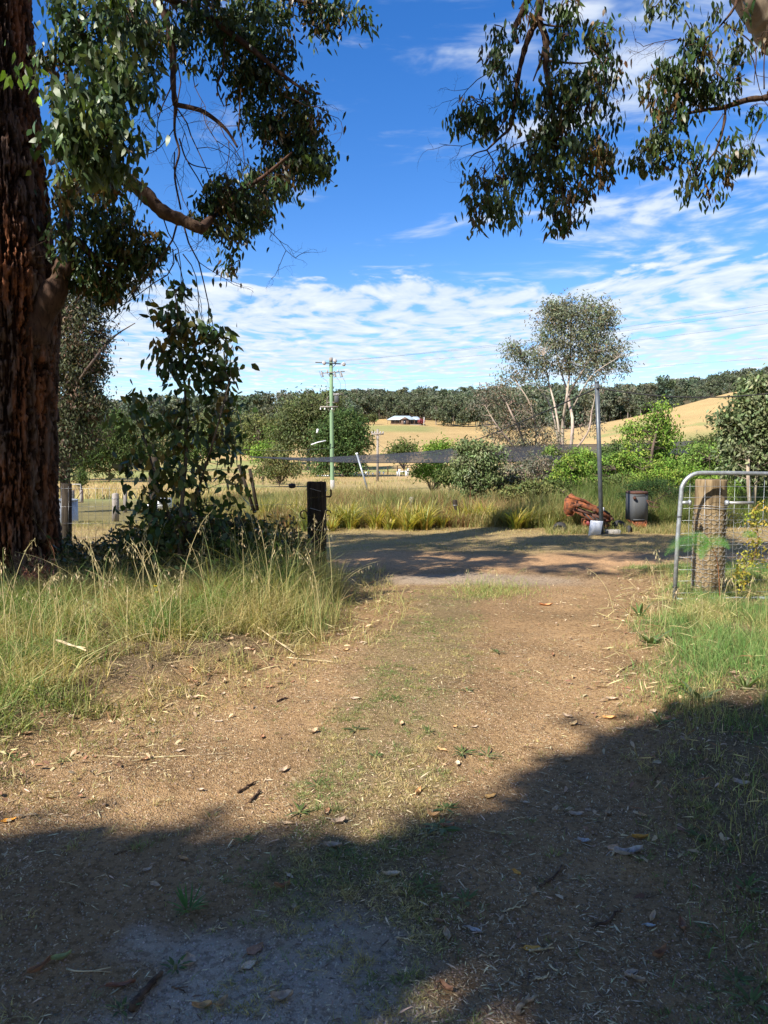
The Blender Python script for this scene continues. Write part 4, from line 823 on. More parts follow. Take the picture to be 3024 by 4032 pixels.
# ------------------------------------------------------------------ woods on the hills
def hill_woods():
    rng = np.random.default_rng(50)
    protos = []
    for k in range(5):                                  # small far trees: trunk and crown of loose lobes
        Ht = rng.uniform(13, 17.5); lobes = []
        for q in range(rng.integers(9, 14)):
            a = rng.uniform(0, 6.28); rr = rng.uniform(.3, 2.9); lobes.append((rr * math.cos(a), rr * math.sin(a), Ht * rng.uniform(.20, .92), rng.uniform(1.6, 2.9)))
        m = MB(); st = MB(); cs = np.concatenate([in_blob(rng, l[:3], (l[3], l[3], l[3] * .7), 11, .5) for l in lobes])
        n = len(cs) * 13; P = np.repeat(cs, 13, 0) + rng.normal(size=(n, 3)) * .45
        D = nrm(rng.normal(size=(n, 3))); Nn = nrm(rng.normal(size=(n, 3)) + [0, 0, .3])
        S = nrm(np.cross(D, Nn)); s = rng.uniform(.25, .55, (n, 1)); cc = np.repeat(jit((.120, .140, .085), rng, len(cs), .2, .05), 13, 0)
        V = np.stack([P - D * s, P + S * s * .6, P + D * s, P - S * s * .6], 1).reshape(-1, 3)
        m.add(V, [np.arange(n * 4).reshape(-1, 4)], np.repeat(jit(cc, rng, n, .14, .04), 4, 0))
        st.tube(spline([(0, 0, -.5), (rng.normal() * .2, 0, Ht * .4), (rng.normal() * .5, .3, Ht * .75)], 3), [.24, .22, .2, .18, .15, .12, .08], 5, (.26, .22, .18), caps=False)
        for l in lobes[:5]: st.tube([(0, 0, Ht * .38), (l[0] * .6, l[1] * .6, l[2] * .8), l[:3]], [.13, .09, .05], 4, (.26, .22, .18), caps=False)
        protos.append((m, st, Ht))
    # front rows: trees of their own, copied with their parts
    things = []
    for k, (m, st, Ht) in enumerate(protos):
        t = empty('eucalyptus_tree', (0, 0, 0)); st.build('trunk', M_FAR, t); m.build('crown', M_FAR, t); things.append(t)
    used = [False] * 5
    def put(px, d, s, label, group):
        k = rng.integers(0, 5); t = things[k]
        if used[k]: t = copy_tree(t)
        used[k] = True; x = wx(px, d); t.location = (x, d, zf(x, d) - .2); t.rotation_euler = (0, 0, rng.uniform(0, 6.28)); t.scale = (s * rng.uniform(.9, 1.2), s * rng.uniform(.9, 1.2), s)
        tag(t, label, 'tree', group)
    for i in range(24): put(1400 + i * 24 + rng.normal() * 7, 446 + rng.uniform(-6, 14), rng.uniform(.85, 1.08), 'grey green gum in the row standing behind the farmhouse on the hill', 'gums in the row behind the farmhouse')
    for i in range(9): put(1722 + i * 24 + rng.normal() * 6, 412 + rng.uniform(-8, 8), rng.uniform(.9, 1.15), 'tall gum on the field edge to the right of the farmhouse', 'gums at the field edge right of the farmhouse')
    for i in range(8): put(1250 + i * 20 + rng.normal() * 6, 425 + rng.uniform(-8, 8), rng.uniform(.9, 1.15), 'grey green gum on the slope left of the farmhouse', 'gums on the slope left of the farmhouse')
    for i in range(16): put(2290 + i * 44 + rng.normal() * 8, 285 + rng.uniform(-15, 25), rng.uniform(.38, .6), 'dark gum showing above the crest of the golden right hand hill', 'gums above the crest of the golden hill')
    for i in range(14): put(440 + i * 62 + rng.normal() * 10, 255 + rng.uniform(-25, 25), rng.uniform(.55, .85), 'gum in the belt of trees at the foot of the left hand slope', 'gums at the foot of the left slope')
    # the wood itself reads as one mass
    mb = MB(); pos = []
    for (px0, px1, d0, d1, n) in [(-400, 1300, 300, 620, 620), (1300, 2000, 455, 620, 380), (1950, 2350, 330, 620, 300), (2180, 2620, 250, 600, 300), (2600, 3400, 395, 600, 420), (1150, 1400, 390, 450, 40)]:
        px = rng.uniform(px0, px1, n); d = d0 + (d1 - d0) * rng.random(n) ** 1.2; pos.append(np.stack([wx(px, d), d, px], 1))
    pos = np.concatenate(pos)
    hole = (np.abs(pos[:, 2] - 1092) < 34) & (pos[:, 1] < 460); pos = pos[~hole]
    data = []
    for (m, st, Ht) in protos:
        q = MB(); q.v = m.v + st.v; data.append((np.concatenate(m.v), np.concatenate(m.c), m.f[4][0], st))
    for x, d, px in pos:
        k = rng.integers(0, 5); V, C, q, st = data[k]; a = rng.uniform(0, 6.28); s = rng.uniform(.6, 1.25) * (.68 if px > 2250 else .92) ; ca, sa = math.cos(a) * s, math.sin(a) * s
        sel = rng.permutation(len(q))[: int(len(q) * .42)]; q2 = q[sel]; VV = V[q2.ravel()]; g = 1.5
        cen = np.repeat(V[q2].mean(1), 4, 0); VV = cen + (VV - cen) * g
        W = np.stack([VV[:, 0] * ca - VV[:, 1] * sa + x, VV[:, 0] * sa + VV[:, 1] * ca + d, VV[:, 2] * s + zf(x, d) - .2], 1)
        mb.add(W, [np.arange(len(W)).reshape(-1, 4)], C[q2.ravel()] * (rng.uniform(.72, 1.12) * np.array([rng.uniform(.85, 1.15), 1, rng.uniform(.85, 1.2)])))
        mb.tube([(x, d, zf(x, d) - .3), (x, d, zf(x, d) + Ht * s * .6)], [.25, .12], 4, (.24, .20, .17), caps=False)
    tag(mb.build('woodland', M_FAR), 'grey green eucalyptus wood covering the ridge along the skyline', 'woodland', kind='stuff')
hill_woods()

# ------------------------------------------------------------------ farmhouse on the hill
def farmhouse():
    d = 405; x = wx(1592, d); z = zf(x, d); t = empty('farmhouse', (x, d, z), label='low brick farmhouse with a pale steel hip roof on the hill below the wood', cat='house')
    W = m_plain('brown_brick', (.14, .09, .065), .9, 0, 3, .3); Rf = m_plain('pale_roof_steel', (.42, .50, .55), .45, .1, 2, .2, (.35, .42, .46)); G = m_plain('dark_glass', (.03, .035, .045), .15)
    def roof(mb, x0, x1, y0, y1, z0, h, hip):
        yc = (y0 + y1) / 2; v = [[x0, y0, z0], [x1, y0, z0], [x1, y1, z0], [x0, y1, z0], [x0 + hip, yc, z0 + h], [x1 - hip, yc, z0 + h]]
        v += [[a, b, c - .18] for a, b, c in v[:4]]
        mb.add(v, [np.array([[0, 1, 5, 4], [2, 3, 4, 5], [0, 6, 7, 1], [1, 7, 8, 2], [2, 8, 9, 3], [3, 9, 6, 0], [6, 9, 8, 7]]), np.array([[1, 2, 5], [3, 0, 4]])])
    MB().box((-7.2, -1.0, -1.2), (8.2, 7, 2.5)).build('wall', W, t); MB().box((-1.6, -3.2, -1.2), (2.6, -1.0, 2.5)).build('wall', W, t)
    m = MB(); roof(m, -9.3, 6.0, -2.4, 8.2, 2.5, 2.3, 3.4); r = m.build('roof', Rf, t)
    m = MB(); roof(m, 2.0, 9.6, -1.9, 7.6, 2.42, 1.9, 2.6); m.build('roof', Rf, t)
    m = MB(); m.add([[-2.2, -3.7, 2.45], [3.2, -3.7, 2.45], [.5, -3.7, 4.1], [-2.2, 2, 2.45], [3.2, 2, 2.45], [.5, 2, 4.1]], [np.array([[0, 2, 5, 3], [1, 4, 5, 2]]), np.array([[0, 1, 2]])]); m.build('gable_roof', Rf, t)
    MB().add([[-1.9, -3.73, 2.5], [2.9, -3.73, 2.5], [.5, -3.73, 3.85], [-1.9, -3.75, 2.5], [2.9, -3.75, 2.5], [.5, -3.75, 3.85]], [np.array([[3, 4, 5]]), np.array([[0, 1, 4, 3], [1, 2, 5, 4], [2, 0, 3, 5]])]).build('gable_wall', W, t)
    for px in (-5.8, -3.6, 3.6, 5.8): MB().box((px, -1.03, .6), (px + 1.2, -.9, 2.1)).build('window', G, t)
    MB().box((-.3, -3.24, -.9), (1.1, -3.1, 2.1)).build('door', G, t)
    for px in (-9.0, -7.2, -5.0, -2.6, 3.4, 5.6, 7.8, 9.3): MB().box((px, -2.2, -1.2), (px + .16, -2.04, 2.4)).build('verandah_post', W, t)
    MB().box((-9.3, -2.4, -1.3), (9.6, -1.0, -.2)).build('verandah_floor', M_CONC, t)
    t.rotation_euler = (0, 0, rad(-6))
    # small things beside it
    dd = 396; xx = wx(1668, dd); zz = zf(xx, dd); p = empty('utility_pole', (xx, dd, zz), label='pale pole standing just right of the farmhouse', cat='pole')
    MB().tube([(0, 0, -.3), (.2, 0, 4.6)], [.16, .12], 8).build('pole', M_WHITE, p); MB().box((-.5, -.1, 4.3), (.7, .1, 4.5)).build('crossarm', M_GREY, p)
    px_tree('bush', 'small reddish bush beside the pale pole right of the farmhouse', 'bush', 1661, 399, [(1660, 1657, 9, 7, 8)], [], 1.0, 20, .5, [(.26, .07, .07)], seed=101)
    px_tree('eucalyptus_tree', 'small spreading gum on the lawn left of the farmhouse', 'tree', 1452, 400, [(1440, 1645, 16, 12, 10), (1470, 1640, 14, 14, 10)], [([(1450, 9999), (1450, 1650)], .4, .2), ([(1474, 1668), (1474, 1650)], .35, .2)], 1.0, 20, .9, G1, seed=102)
farmhouse()

# ------------------------------------------------------------------ poles and wires
def wire(name, a, b, sag, r, label, cat='cable', mat=None, n=24, group=None):
    a, b = np.asarray(a, float), np.asarray(b, float); t = np.linspace(0, 1, n)[:, None]
    P = a + (b - a) * t; P[:, 2] -= (4 * sag * t * (1 - t))[:, 0]
    return tag(MB().tube(P, r, 5).build(name, mat or M_DARKWIRE), label, cat, group)
def lathe(mb, prof, at_, ax=(0, 0, 1), n=12, c=(1, 1, 1)):
    ax = nrm(np.asarray(ax, float)); P = [np.asarray(at_) + ax * h for h, r in prof]; mb.tube(P, [r for h, r in prof], n, c)
def utility_pole():
    d = 58.0; x = wx(1309, d, -1.3); z0 = zf(x, d) - .15; top = pt(1303, 1408, d); Ht = top[2] - z0
    t = empty('utility_pole', (x, d, z0), label='tall green treated utility pole with crossarms, fuses and a small transformer', cat='pole'); dx = top[0] - x
    hh = lambda py: pt(1300, py, d)[2] - z0
    X = lambda px, py: pt(px, py, d)[0] - x
    P = lambda px, py, y=0: np.array([X(px, py), y, hh(py)])
    zs = [-.3, hh(1888), hh(1600), Ht - .35]; MB().tube([(dx * q / Ht, 0, q) for q in zs], [.165, .16, .15, .14], 20).build('pole', M_GREENP, t, True)
    MB().tube([(dx * (Ht - .34) / Ht, 0, Ht - .34), (dx, 0, Ht)], [.141, .14], 20).build('pole_cap', M_GREY, t)
    MB().tube([(0, 0, -.2), (0, 0, hh(1890))], [.172, .168], 20).build('base_sleeve', M_CONC, t)
    MB().tube([(0, 0, hh(1760)), (0, 0, hh(1762.5))], .158, 16).build('steel_band', M_DARKWIRE, t)
    yf = -.2
    a = MB(); p0, p1 = P(1243, 1428, yf), P(1342, 1434, yf); a.tube([p0, p1], .055, 4); a.build('crossarm', M_SHEET, t)
    MB().tube([P(1323, 1435, yf), P(1309, 1450, yf + .03)], .025, 6).build('brace', M_SHEET, t)
    for px, py in ((1277, 1430), (1320, 1422), (1354, 1435)):
        m = MB()
        for k in range(3): lathe(m, [(-.035, .05), (-.02, .15), (.01, .15), (.03, .05)], P(px, py, yf - .1 + k * .11), (0, 1, 0), 14)
        m.build('insulator', M_PORC, t, True)
    p0, p1 = P(1268, 1470, yf), P(1358, 1464, yf); MB().tube([p0, p1], .05, 4).build('crossarm', M_GREY, t)
    for q0, q1 in (((1288, 1470), (1300, 1482)), ((1325, 1468), (1308, 1482))): MB().tube([P(*q0, yf), P(*q1, yf + .03)], .02, 5).build('brace', M_GREY, t)
    for px in (1266, 1316, 1341):
        m = MB(); a_, b_ = P(px, 1463, yf - .12), P(px + 8, 1486, yf - .2); m.tube([a_, b_], [.04, .05], 8); u = (b_ - a_)
        for k in range(6): lathe(m, [(-.02, .05), (0, .085), (.02, .05)], a_ + u * (k + .5) / 6, u, 10)
        f = m.build('fuse', M_PORC, t, True); MB().tube([a_ + [-.15, -.05, .0], b_ + [-.12, -.05, -.04]], .014, 5).build('fuse_tube', M_SHEET, f)
        MB().tube([b_ + [-.16, -.05, -.04], b_], .014, 5).build('fuse_hinge', M_SHEET, f)
    for px in (1290, 1330): lathe(m := MB(), [(-.02, .05), (0, .07), (.14, .05), (.2, .03)], P(px, 1466, yf)); m.build('insulator', M_PORC, t)
    # transformer on a bracket behind the right side
    m = MB(); c = P(1325, 1572, .0); m.box(c + [-.16, -.2, -.26], c + [.16, .2, .26], bevel=.03); tr = m.build('transformer', M_SHEET, t)
    for k in range(3):
        m = MB(); q = P(1316 + 8 * k, 1558, -.12 + .12 * (k % 2)); lathe(m, [(0, .03), (.02, .06), (.06, .035), (.08, .06), (.12, .035), (.15, .055), (.19, .02)], q, n=10); m.build('bushing', M_PORC, tr, True)
    MB().tube([P(1318, 1553, -.2), P(1342, 1553, -.2)], .03, 5).build('bushing_bar', M_PORC, tr); MB().box(P(1287, 1583, -.12) , P(1331, 1587, .1)).build('bracket', M_GREY, t)
    MB().tube([P(1344, 1553, -.1), P(1354, 1556, -.3), P(1360, 1553, -.35)], .025, 5).build('surge_arrester', M_DARKWIRE, tr)
    m = MB(); m.box(P(1262, 1605, -.28), P(1332, 1600, -.17)); m.build('crossarm', M_GREY, t)
    for px in (1263, 1280, 1308): lathe(m := MB(), [(-.17, .03), (-.13, .05), (-.04, .045), (0, .03)], P(px, 1606, -.22)); m.build('insulator', M_WHITE, t)
    for q0, q1 in (((1290, 1608), (1300, 1622)), ((1320, 1608), (1308, 1622))): MB().tube([P(*q0, -.19), P(*q1, -.16)], .02, 5).build('brace', M_GREY, t)
    m = MB(); m.tube(spline([P(1296, 1560, -.1), P(1290, 1568, -.2), P(1288, 1590, -.2), P(1290, 1602, -.2)], 5), .02, 5); m.build('service_cable', M_GREY, t)
    for a_, b_ in (((1272, 1490), (1294, 1530)), ((1326, 1488), (1342, 1540)), ((1350, 1488), (1358, 1540))):
        MB().tube(spline([P(*a_, -.3), P((a_[0] + b_[0]) / 2 + 6, (a_[1] + b_[1]) / 2 - 6, -.2), P(*b_, -.1)], 4), .009, 4).build('jumper_wire', M_DARKWIRE, t)
    # high wires going right, towards the viewer's side
    for (p0, q, s, lab) in [((1277, 1428), (3300, 1150), .4, 'topmost of the thin power lines crossing the cloud right of the pole'), ((1320, 1420), (3300, 1178), .4, 'second thin power line from the top, right of the pole'), ((1354, 1435), (3300, 1236), .4, 'third thin power line from the top, right of the pole')]:
        wire('power_line', pt(p0[0], p0[1], d - .3), pt(q[0], q[1], 45), s, .0065, lab, 'power line', M_SHEET)
    wire('power_line', pt(1354, 1500, 120), pt(3300, 1385, 80), .6, .011, 'lowest thin power line just above the wooded skyline at the right', 'power line', M_SHEET)
    w = empty('stay_wire', tuple(pt(1309, 1560, d)), label='thin stay wire with a white insulator left of the green pole', cat='stay wire')
    o = MB().tube([pt(1300, 1640, d), pt(1250, 1702, 57), pt(1222, 1760, 56), pt(1150, 1912, 52)], .008, 4).build('cable', M_DARKWIRE); child(o, w)
    m = MB(); lathe(m, [(-.16, .04), (-.14, .09), (-.04, .06), (0, .09), (.04, .06), (.14, .09), (.16, .04)], pt(1250, 1697, 57), (.2, 0, 1)); child(m.build('insulator', M_WHITE), w)
    tag(MB().tube([pt(1225, 1751, 54), pt(1250, 1742, 54), pt(1283, 1735, 54)], .04, 8).build('pipe_rod', M_WHITE), 'white rod hanging in the air just left of the green pole', 'rod')
    wire('overhead_cable', pt(1310, 1763, d - .2), pt(900, 1765, 62), .2, .012, 'faint cable running left from the middle of the green pole')
utility_pole()
def small_poles():
    for (px, top, d, w, lab) in [(1487, 1690, 82, 24, 'grey second power pole with a crossarm in front of the golden field'), (1826, 1728, 150, 12, 'small distant power pole just above the right end of the net')]:
        x = wx(px, d); z = zf(x, d); tp = pt(px, top, d)[2] - z; s = d / F; t = empty('utility_pole', (x, d, z), label=lab, cat='pole')
        MB().tube([(0, 0, -.2), (0, 0, tp)], [.14, .11], 10).build('pole', M_GREY, t, True)
        MB().box((-w * s, -.16, tp - .62), (w * s, -.06, tp - .45)).build('crossarm', M_GREY, t)
        for k in (-.9, -.45, .45, .9): lathe(m := MB(), [(0, .04), (.05, .09), (.14, .08), (.2, .03)], (k * w * s, -.11, tp - .45)); m.build('insulator', M_PORC, t)
        for k in (-1, 1): MB().tube([(k * .45 * w * s, -.13, tp - .6), (0, -.11, tp - 1.2)], .03, 5).build('brace', M_GREY, t)
small_poles()
TOPP = pt(2350, 1507, 14.3)
def grey_pole():
    d = 14.3; x = wx(2370, d); z = zf(x, d); t = empty('steel_pole', (x, d, z), label='thin dark grey steel pole carrying a black cable, a white board at its foot', cat='pole'); tx = TOPP[0] - x; th = TOPP[2] - z
    tube_top = MB().tube([(0, 0, -.1), (tx * .5, 0, th * .5), (tx, 0, th)], .042, 14).build('pole', M_PAINTPOLE, t, True)
    MB().tube([(tx, 0, th - .01), (tx, 0, th + .03)], [.046, .046], 14).build('cap', M_PAINTPOLE, t)
    m = MB(); lathe(m, [(-.03, .015), (0, .028), (.03, .015)], (tx, -.05, th - .1), (0, 1, 0)); m.build('cable_hook', M_SHEET, t)
    # white board, a thin folded plastic sheet leaning on the pole
    s = d / F; bx = x - .03; b = MB(); q = lambda px, py, y: pt(px, py, y)
    pts = [(2316, 2117), (2332, 2108), (2350, 2106), (2366, 2104), (2368, 2088), (2375, 2052), (2350, 2051), (2326, 2049), (2321, 2080)]
    F0 = np.array([q(a, c, 14.05 - .10 * (1 - (c - 2050) / 62) * -1) for a, c in pts]); B0 = F0 + [0, .02, 0]; n = len(pts)
    b.add(np.vstack([F0, B0]), [np.arange(n)[None, ::-1], (np.arange(n) + n)[None], np.array([[i, (i + 1) % n, (i + 1) % n + n, i + n] for i in range(n)])])
    tag(b.build('white_board', M_WHITE), 'white plastic board leaning against the foot of the thin grey pole', 'board')
    wire('overhead_cable', TOPP + [0, -.05, -.1], pt(3300, 1505, 13), .22, .012, 'black cable running right from the top of the thin grey pole')
    wire('overhead_cable', TOPP + [0, -.05, -.1], pt(1487, 1744, 81), 1.3, .016, 'black cable running down to the left from the top of the thin grey pole')
grey_pole()

# ------------------------------------------------------------------ black net, arena, paddock fence
def m_net():
    m, N, out = mat_new('black_shade_net'); o = N.new('ShaderNodeTexCoord').outputs['Object']
    n = N.noise(o, 1.2, 3, .5); p = N.new('ShaderNodeBsdfPrincipled', {'Base Color': (.035, .036, .04, 1), 'Roughness': .8, 'Specular IOR Level': .2})
    s = N.new('ShaderNodeMixShader', {0: N.ramp(n, .3, .7, .74, .90), 1: N.new('ShaderNodeBsdfTransparent').outputs[0], 2: p.outputs[0]}); N.l.new(s.outputs[0], out.inputs[0]); return m
def net():
    M = m_net()
    def sheet(bot, top, d0, d1, label):
        n = 60; t = np.linspace(0, 1, n); b = spline(bot, 12); tp = spline(top, 12)
        X = np.linspace(bot[0][0], bot[-1][0], n); b = np.interp(X, b[:, 0], b[:, 1]); X2 = np.linspace(top[0][0], top[-1][0], n); tp = np.interp(X2, tp[:, 0], tp[:, 1])
        rows = []
        for k in range(5):
            f = k / 4; rows.append([pt(X[i] * (1 - f) + X2[i] * f, b[i] * (1 - f) + tp[i] * f + 2.0 * math.sin(f * math.pi) * math.sin(i * .9), d0 + (d1 - d0) * f) for i in range(n)])
        V = np.array(rows).reshape(-1, 3); i = np.arange(4)[:, None] * n; j = np.arange(n - 1)[None]
        r = empty('shade_net', tuple(rows[0][n // 2]), label=label, cat='net')
        child(MB().add(V, [np.stack([i + j, i + j + 1, i + n + j + 1, i + n + j], -1).reshape(-1, 4)]).build('net_sheet', M), r)
        child(MB().tube(np.array(rows[0]), .018, 5).build('edge_cable', M_DARKWIRE), r); child(MB().tube(np.array(rows[-1]), .014, 5).build('edge_cable', M_DARKWIRE), r)
    sheet([(985, 1800), (1110, 1808), (1250, 1817), (1420, 1822), (1600, 1822), (1850, 1822)], [(985, 1798), (1110, 1801), (1250, 1802), (1420, 1793), (1600, 1783), (1850, 1762)], 40, 44, 'long black net stretched low across the view behind the tall grass')
    sheet([(1850, 1822), (2100, 1815), (2450, 1798), (2700, 1790), (3200, 1795)], [(1850, 1762), (2100, 1752), (2450, 1748), (2700, 1738), (3200, 1728)], 30, 36, 'black net showing between the green bushes at the right')
    p = empty('net_prop', tuple(pt(1445, 1910, 39)), label='leaning grey steel prop under the black net right of the green pole', cat='prop')
    child(MB().tube([pt(1405, 1788, 39.4), pt(1448, 1930, 38.8)], .05, 10).build('tube', M_GALV), p); child(MB().tube([pt(1404, 1783, 39.4), pt(1406, 1791, 39.4)], .065, 10).build('end_cap', M_WHITE), p)
net()
def paddock_items():
    rng = np.random.default_rng(61)
    d = 104; f = empty('paddock_fence', (wx(1450, d), d, zf(wx(1450, d), d)), label='low brown post and black pipe fence round the riding ground', cat='fence')
    top = []
    for px in range(1185, 1790, 38):
        x = wx(px, d); z = zf(x, d); h = 1.0 + .5 * sm(px, 1350, 1750); child(MB().tube([(x, d, z - .2), (x, d, z + h)], .07, 6).build('post', M_RUSTD), f); top.append((x, d - .1, z + h - .05))
    top = np.array(top); 
    for k in (0, .35): 
        Q = top.copy(); Q[:, 2] -= k; child(MB().tube(Q, .045, 5).build('rail', M_DARKWIRE), f)
    g = empty('field_gate', (wx(1149, 100), 100, zf(wx(1149, 100), 100)), label='small pale timber farm gate left of the green pole', cat='gate'); w = 24 / F * 100
    for k in range(4): MB().box((-w, -.04, .22 + k * .24), (w, .0, .33 + k * .24)).build('rail', M_POSTW, g)
    for s in (-1, 1): MB().box((s * w - .08, -.08, -.1), (s * w + .08, .08, 1.15)).build('gate_post', M_POSTW, g)
    MB().tube([(-w, -.06, .25), (w, -.06, 1.0)], .05, 4).build('brace', M_POSTW, g)
    for (a, b, py, lab) in [(1250, 1365, 1872, 'long white jump pole lying low left of centre on the riding ground'), (1365, 1440, 1869, 'white jump pole continuing right of the green utility pole'), (1300, 1395, 1864, 'thin white pole lying behind the longest white jump pole'), (1565, 1600, 1856, 'short white pole at the right end of the riding ground')]:
        dd = 97; p0, p1 = pt(a, py + 2, dd), pt(b, py, dd); z = min(zf(p0[0], dd), p0[2]); r = empty('jump_pole', tuple(p0), label=lab, cat='jump pole')
        child(MB().tube([p0, p1], .09, 8).build('bar', M_WHITE), r)
        for q in (p0, p1): child(MB().box((q[0] - .12, dd - .12, zf(q[0], dd) - .05), (q[0] + .12, dd + .12, q[2] + .05)).build('foot', M_WHITE), r)
    spots = [(1374, 1868, 10, 20), (1390, 1870, 12, 14), (1419, 1870, 7, 12), (1442, 1862, 8, 8), (1452, 1862, 5, 9), (1404, 1862, 8, 8), (1495, 1860, 6, 8), (1510, 1861, 6, 7), (1573, 1852, 9, 9), (1607, 1850, 8, 9), (1340, 1868, 6, 8), (1468, 1866, 5, 8)]
    for i, (px, py, w_, h_) in enumerate(spots):
        dd = 96 + (i % 4) * 2; c = pt(px, py, dd); s = dd / F; zb = min(zf(c[0], dd) - .05, c[2] - h_ * s / 2)
        b = MB(); b.box((c[0] - w_ * s / 2, dd - .15, c[2] - h_ * s / 2), (c[0] + w_ * s / 2, dd + .15, c[2] + h_ * s / 2), bevel=.04); b.box((c[0] - .05, dd - .05, zb), (c[0] + .05, dd + .05, c[2]))
        tag(b.build('marker_block', M_WHITE), 'small white marker block standing on the far riding ground', 'marker', 'white marker blocks on the riding ground')
paddock_items()

# ------------------------------------------------------------------ rusty loader, bin, tyres by the track
def loader():
    d = 15.6; q = lambda px, py, y=d: pt(px, py, y - .7)
    t = empty('loader_arm', (wx(2330, d), d, zf(wx(2330, d), d)), label='rusty tractor loader with a tipped bucket lying in the long grass', cat='farm machine')
    # bucket: bent plate with side cheeks
    m = MB(); side = np.array([q(2226, 1968), q(2240, 1956), q(2262, 1975), q(2270, 2000), q(2254, 2030), q(2232, 2029), q(2222, 2010)]); k = len(side); off = np.array([.20, .60, .05])
    def slab(m, A, th=.018):
        A = np.asarray(A); n_ = nrm(np.cross(A[1] - A[0], A[2] - A[0])); B = A + n_ * th; k = len(A)
        m.add(np.vstack([A, B]), [np.arange(k)[None, ::-1], (np.arange(k) + k)[None], np.array([[i, (i + 1) % k, (i + 1) % k + k, i + k] for i in range(k)])])
    for o_ in (0, 1): slab(m, side + off * o_)
    for i in range(2, 7): slab(m, [side[i], side[(i + 1) % k], side[(i + 1) % k] + off, side[i] + off])
    b = child(m.build('bucket', M_RUST), t)
    mm = MB(); mm.tube([q(2240, 1954), q(2300, 1972), q(2345, 2000, 15.9), q(2400, 2030, 15.9)], [.03, .035, .03, .03], 6); child(mm.build('bucket_lip', M_RUST), b)
    for y0, dy in ((15.35, 0), (15.95, -6)):
        m = MB(); A = np.array([q(2248, 1990 + dy, y0), q(2290, 1978 + dy, y0), q(2345, 1996 + dy, y0), q(2412, 2038 + dy, y0), q(2404, 2052 + dy, y0), q(2335, 2014 + dy, y0), q(2288, 1998 + dy, y0)]); slab(m, A, .05); child(m.build('lift_arm', M_RUST), t)
        m = MB(); A = np.array([q(2262, 2000 + dy, y0 + .1), q(2340, 2040 + dy, y0 + .1), q(2350, 2056 + dy, y0 + .1), q(2330, 2054 + dy, y0 + .1), q(2256, 2012 + dy, y0 + .1)]); slab(m, A, .04); child(m.build('tilt_link', M_RUST), t)
        m = MB(); m.tube([q(2275, 2006 + dy, y0 - .06), q(2330, 2028 + dy, y0 - .06)], .022, 8); m.tube([q(2330, 2028 + dy, y0 - .06), q(2385, 2046 + dy, y0 - .06)], .034, 8); child(m.build('hydraulic_ram', M_RUSTD), t)
    m = MB(); m.tube([q(2280, 1990, 15.3), q(2290, 1990, 16.0)], .03, 8); m.tube([q(2340, 2012, 15.3), q(2350, 2012, 16.0)], .03, 8); m.tube([q(2405, 2044, 15.2), q(2412, 2044, 16.1)], .035, 8); child(m.build('cross_tube', M_RUSTD), t)
    m = MB()
    for i in range(3): m.tube(spline([q(2300 + 20 * i, 2020 + 8 * i, 15.3), q(2330 + 16 * i, 2050, 15.2), q(2365 + 14 * i, 2055 + 4 * i, 15.4), q(2392, 2080, 15.6)], 5), .014, 6)
    child(m.build('hose', M_DARKWIRE), t)
    m = MB()
    for (a, b_, c_, e_) in [(2300, 2040, 2330, 2072), (2352, 2046, 2392, 2058), (2345, 2060, 2388, 2074), (2350, 2076, 2382, 2092)]: m.box(q(a, e_, 15.5), q(c_, b_, 15.75) , bevel=.012)
    child(m.build('frame', M_RUST), t)
    m = MB(); c = q(2318, 2060, 15.45); m.tube([c + [0, -.03, 0], c + [0, .1, 0]], .055, 14); child(m.build('hub', m_plain('red_paint', (.20, .02, .02), .6)), t)
    m = MB(); m.tube(spline([q(2352, 1996, 15.2), q(2372, 2006, 15.2), q(2400, 2024, 15.3)], 4), .02, 6); child(m.build('black_hose', M_DARKWIRE), t)
    c = q(2370, 2007, 15.2); tag(MB().box(c - [.045, .03, .03], c + [.045, .03, .045], bevel=.015).build('white_cup', M_WHITE), 'small white plastic cup sitting on the rusty loader arm', 'cup')
def tyres():
    for (px, py, r, tilt, lab, d) in [(2438, 2070, .125, .35, 'old black tyre half buried in grass between loader and bin', 14.95), (2205, 2076, .115, -.5, 'old tyre lying in the grass left of the rusty loader', 14.9), (2478, 2092, .08, 1.1, 'small tyre flat on the ground under the grey bin', 14.7)]:
        c = pt(px, py, d); c[2] = zf(c[0], d) + r * .45; m = MB(); nu, nv = 36, 12; U, V_ = np.meshgrid(np.arange(nu) / nu * 6.2832, np.arange(nv) / nv * 6.2832, indexing='ij')
        rr = r + .36 * r * np.cos(V_) * (1 + .04 * np.cos(U * 18)); P = np.stack([rr * np.cos(U), .42 * r * np.sin(V_), rr * np.sin(U)], -1).reshape(-1, 3); ca, sa = math.cos(tilt), math.sin(tilt); P = np.stack([P[:, 0] * ca - P[:, 1] * sa, P[:, 0] * sa * .6 + P[:, 1], P[:, 2] * .92 + P[:, 1] * .4], 1) + c
        i = np.arange(nu)[:, None]; j = np.arange(nv)[None]; i2 = (i + 1) % nu; j2 = (j + 1) % nv
        r_ = empty('tyre', tuple(c), label=lab, cat='tyre'); child(m.add(P, [np.stack([i * nv + j, i2 * nv + j, i2 * nv + j2, i * nv + j2], -1).reshape(-1, 4)]).build('tread', M_RUBBER, None, True), r_)
        child(MB().tube([c + [0, -.02, 0], c + [0, .04, 0]], r * .5, 20).build('rim', M_RUBBER), r_)
    x = wx(2420, 14.2); z = zf(x, 14.2); tag(MB().box((x - .12, 14.3, z - .05), (x + .16, 14.5, z + .075), bevel=.02).build('concrete_block', M_CONC), 'low grey concrete block in the grass right of the white board', 'block')
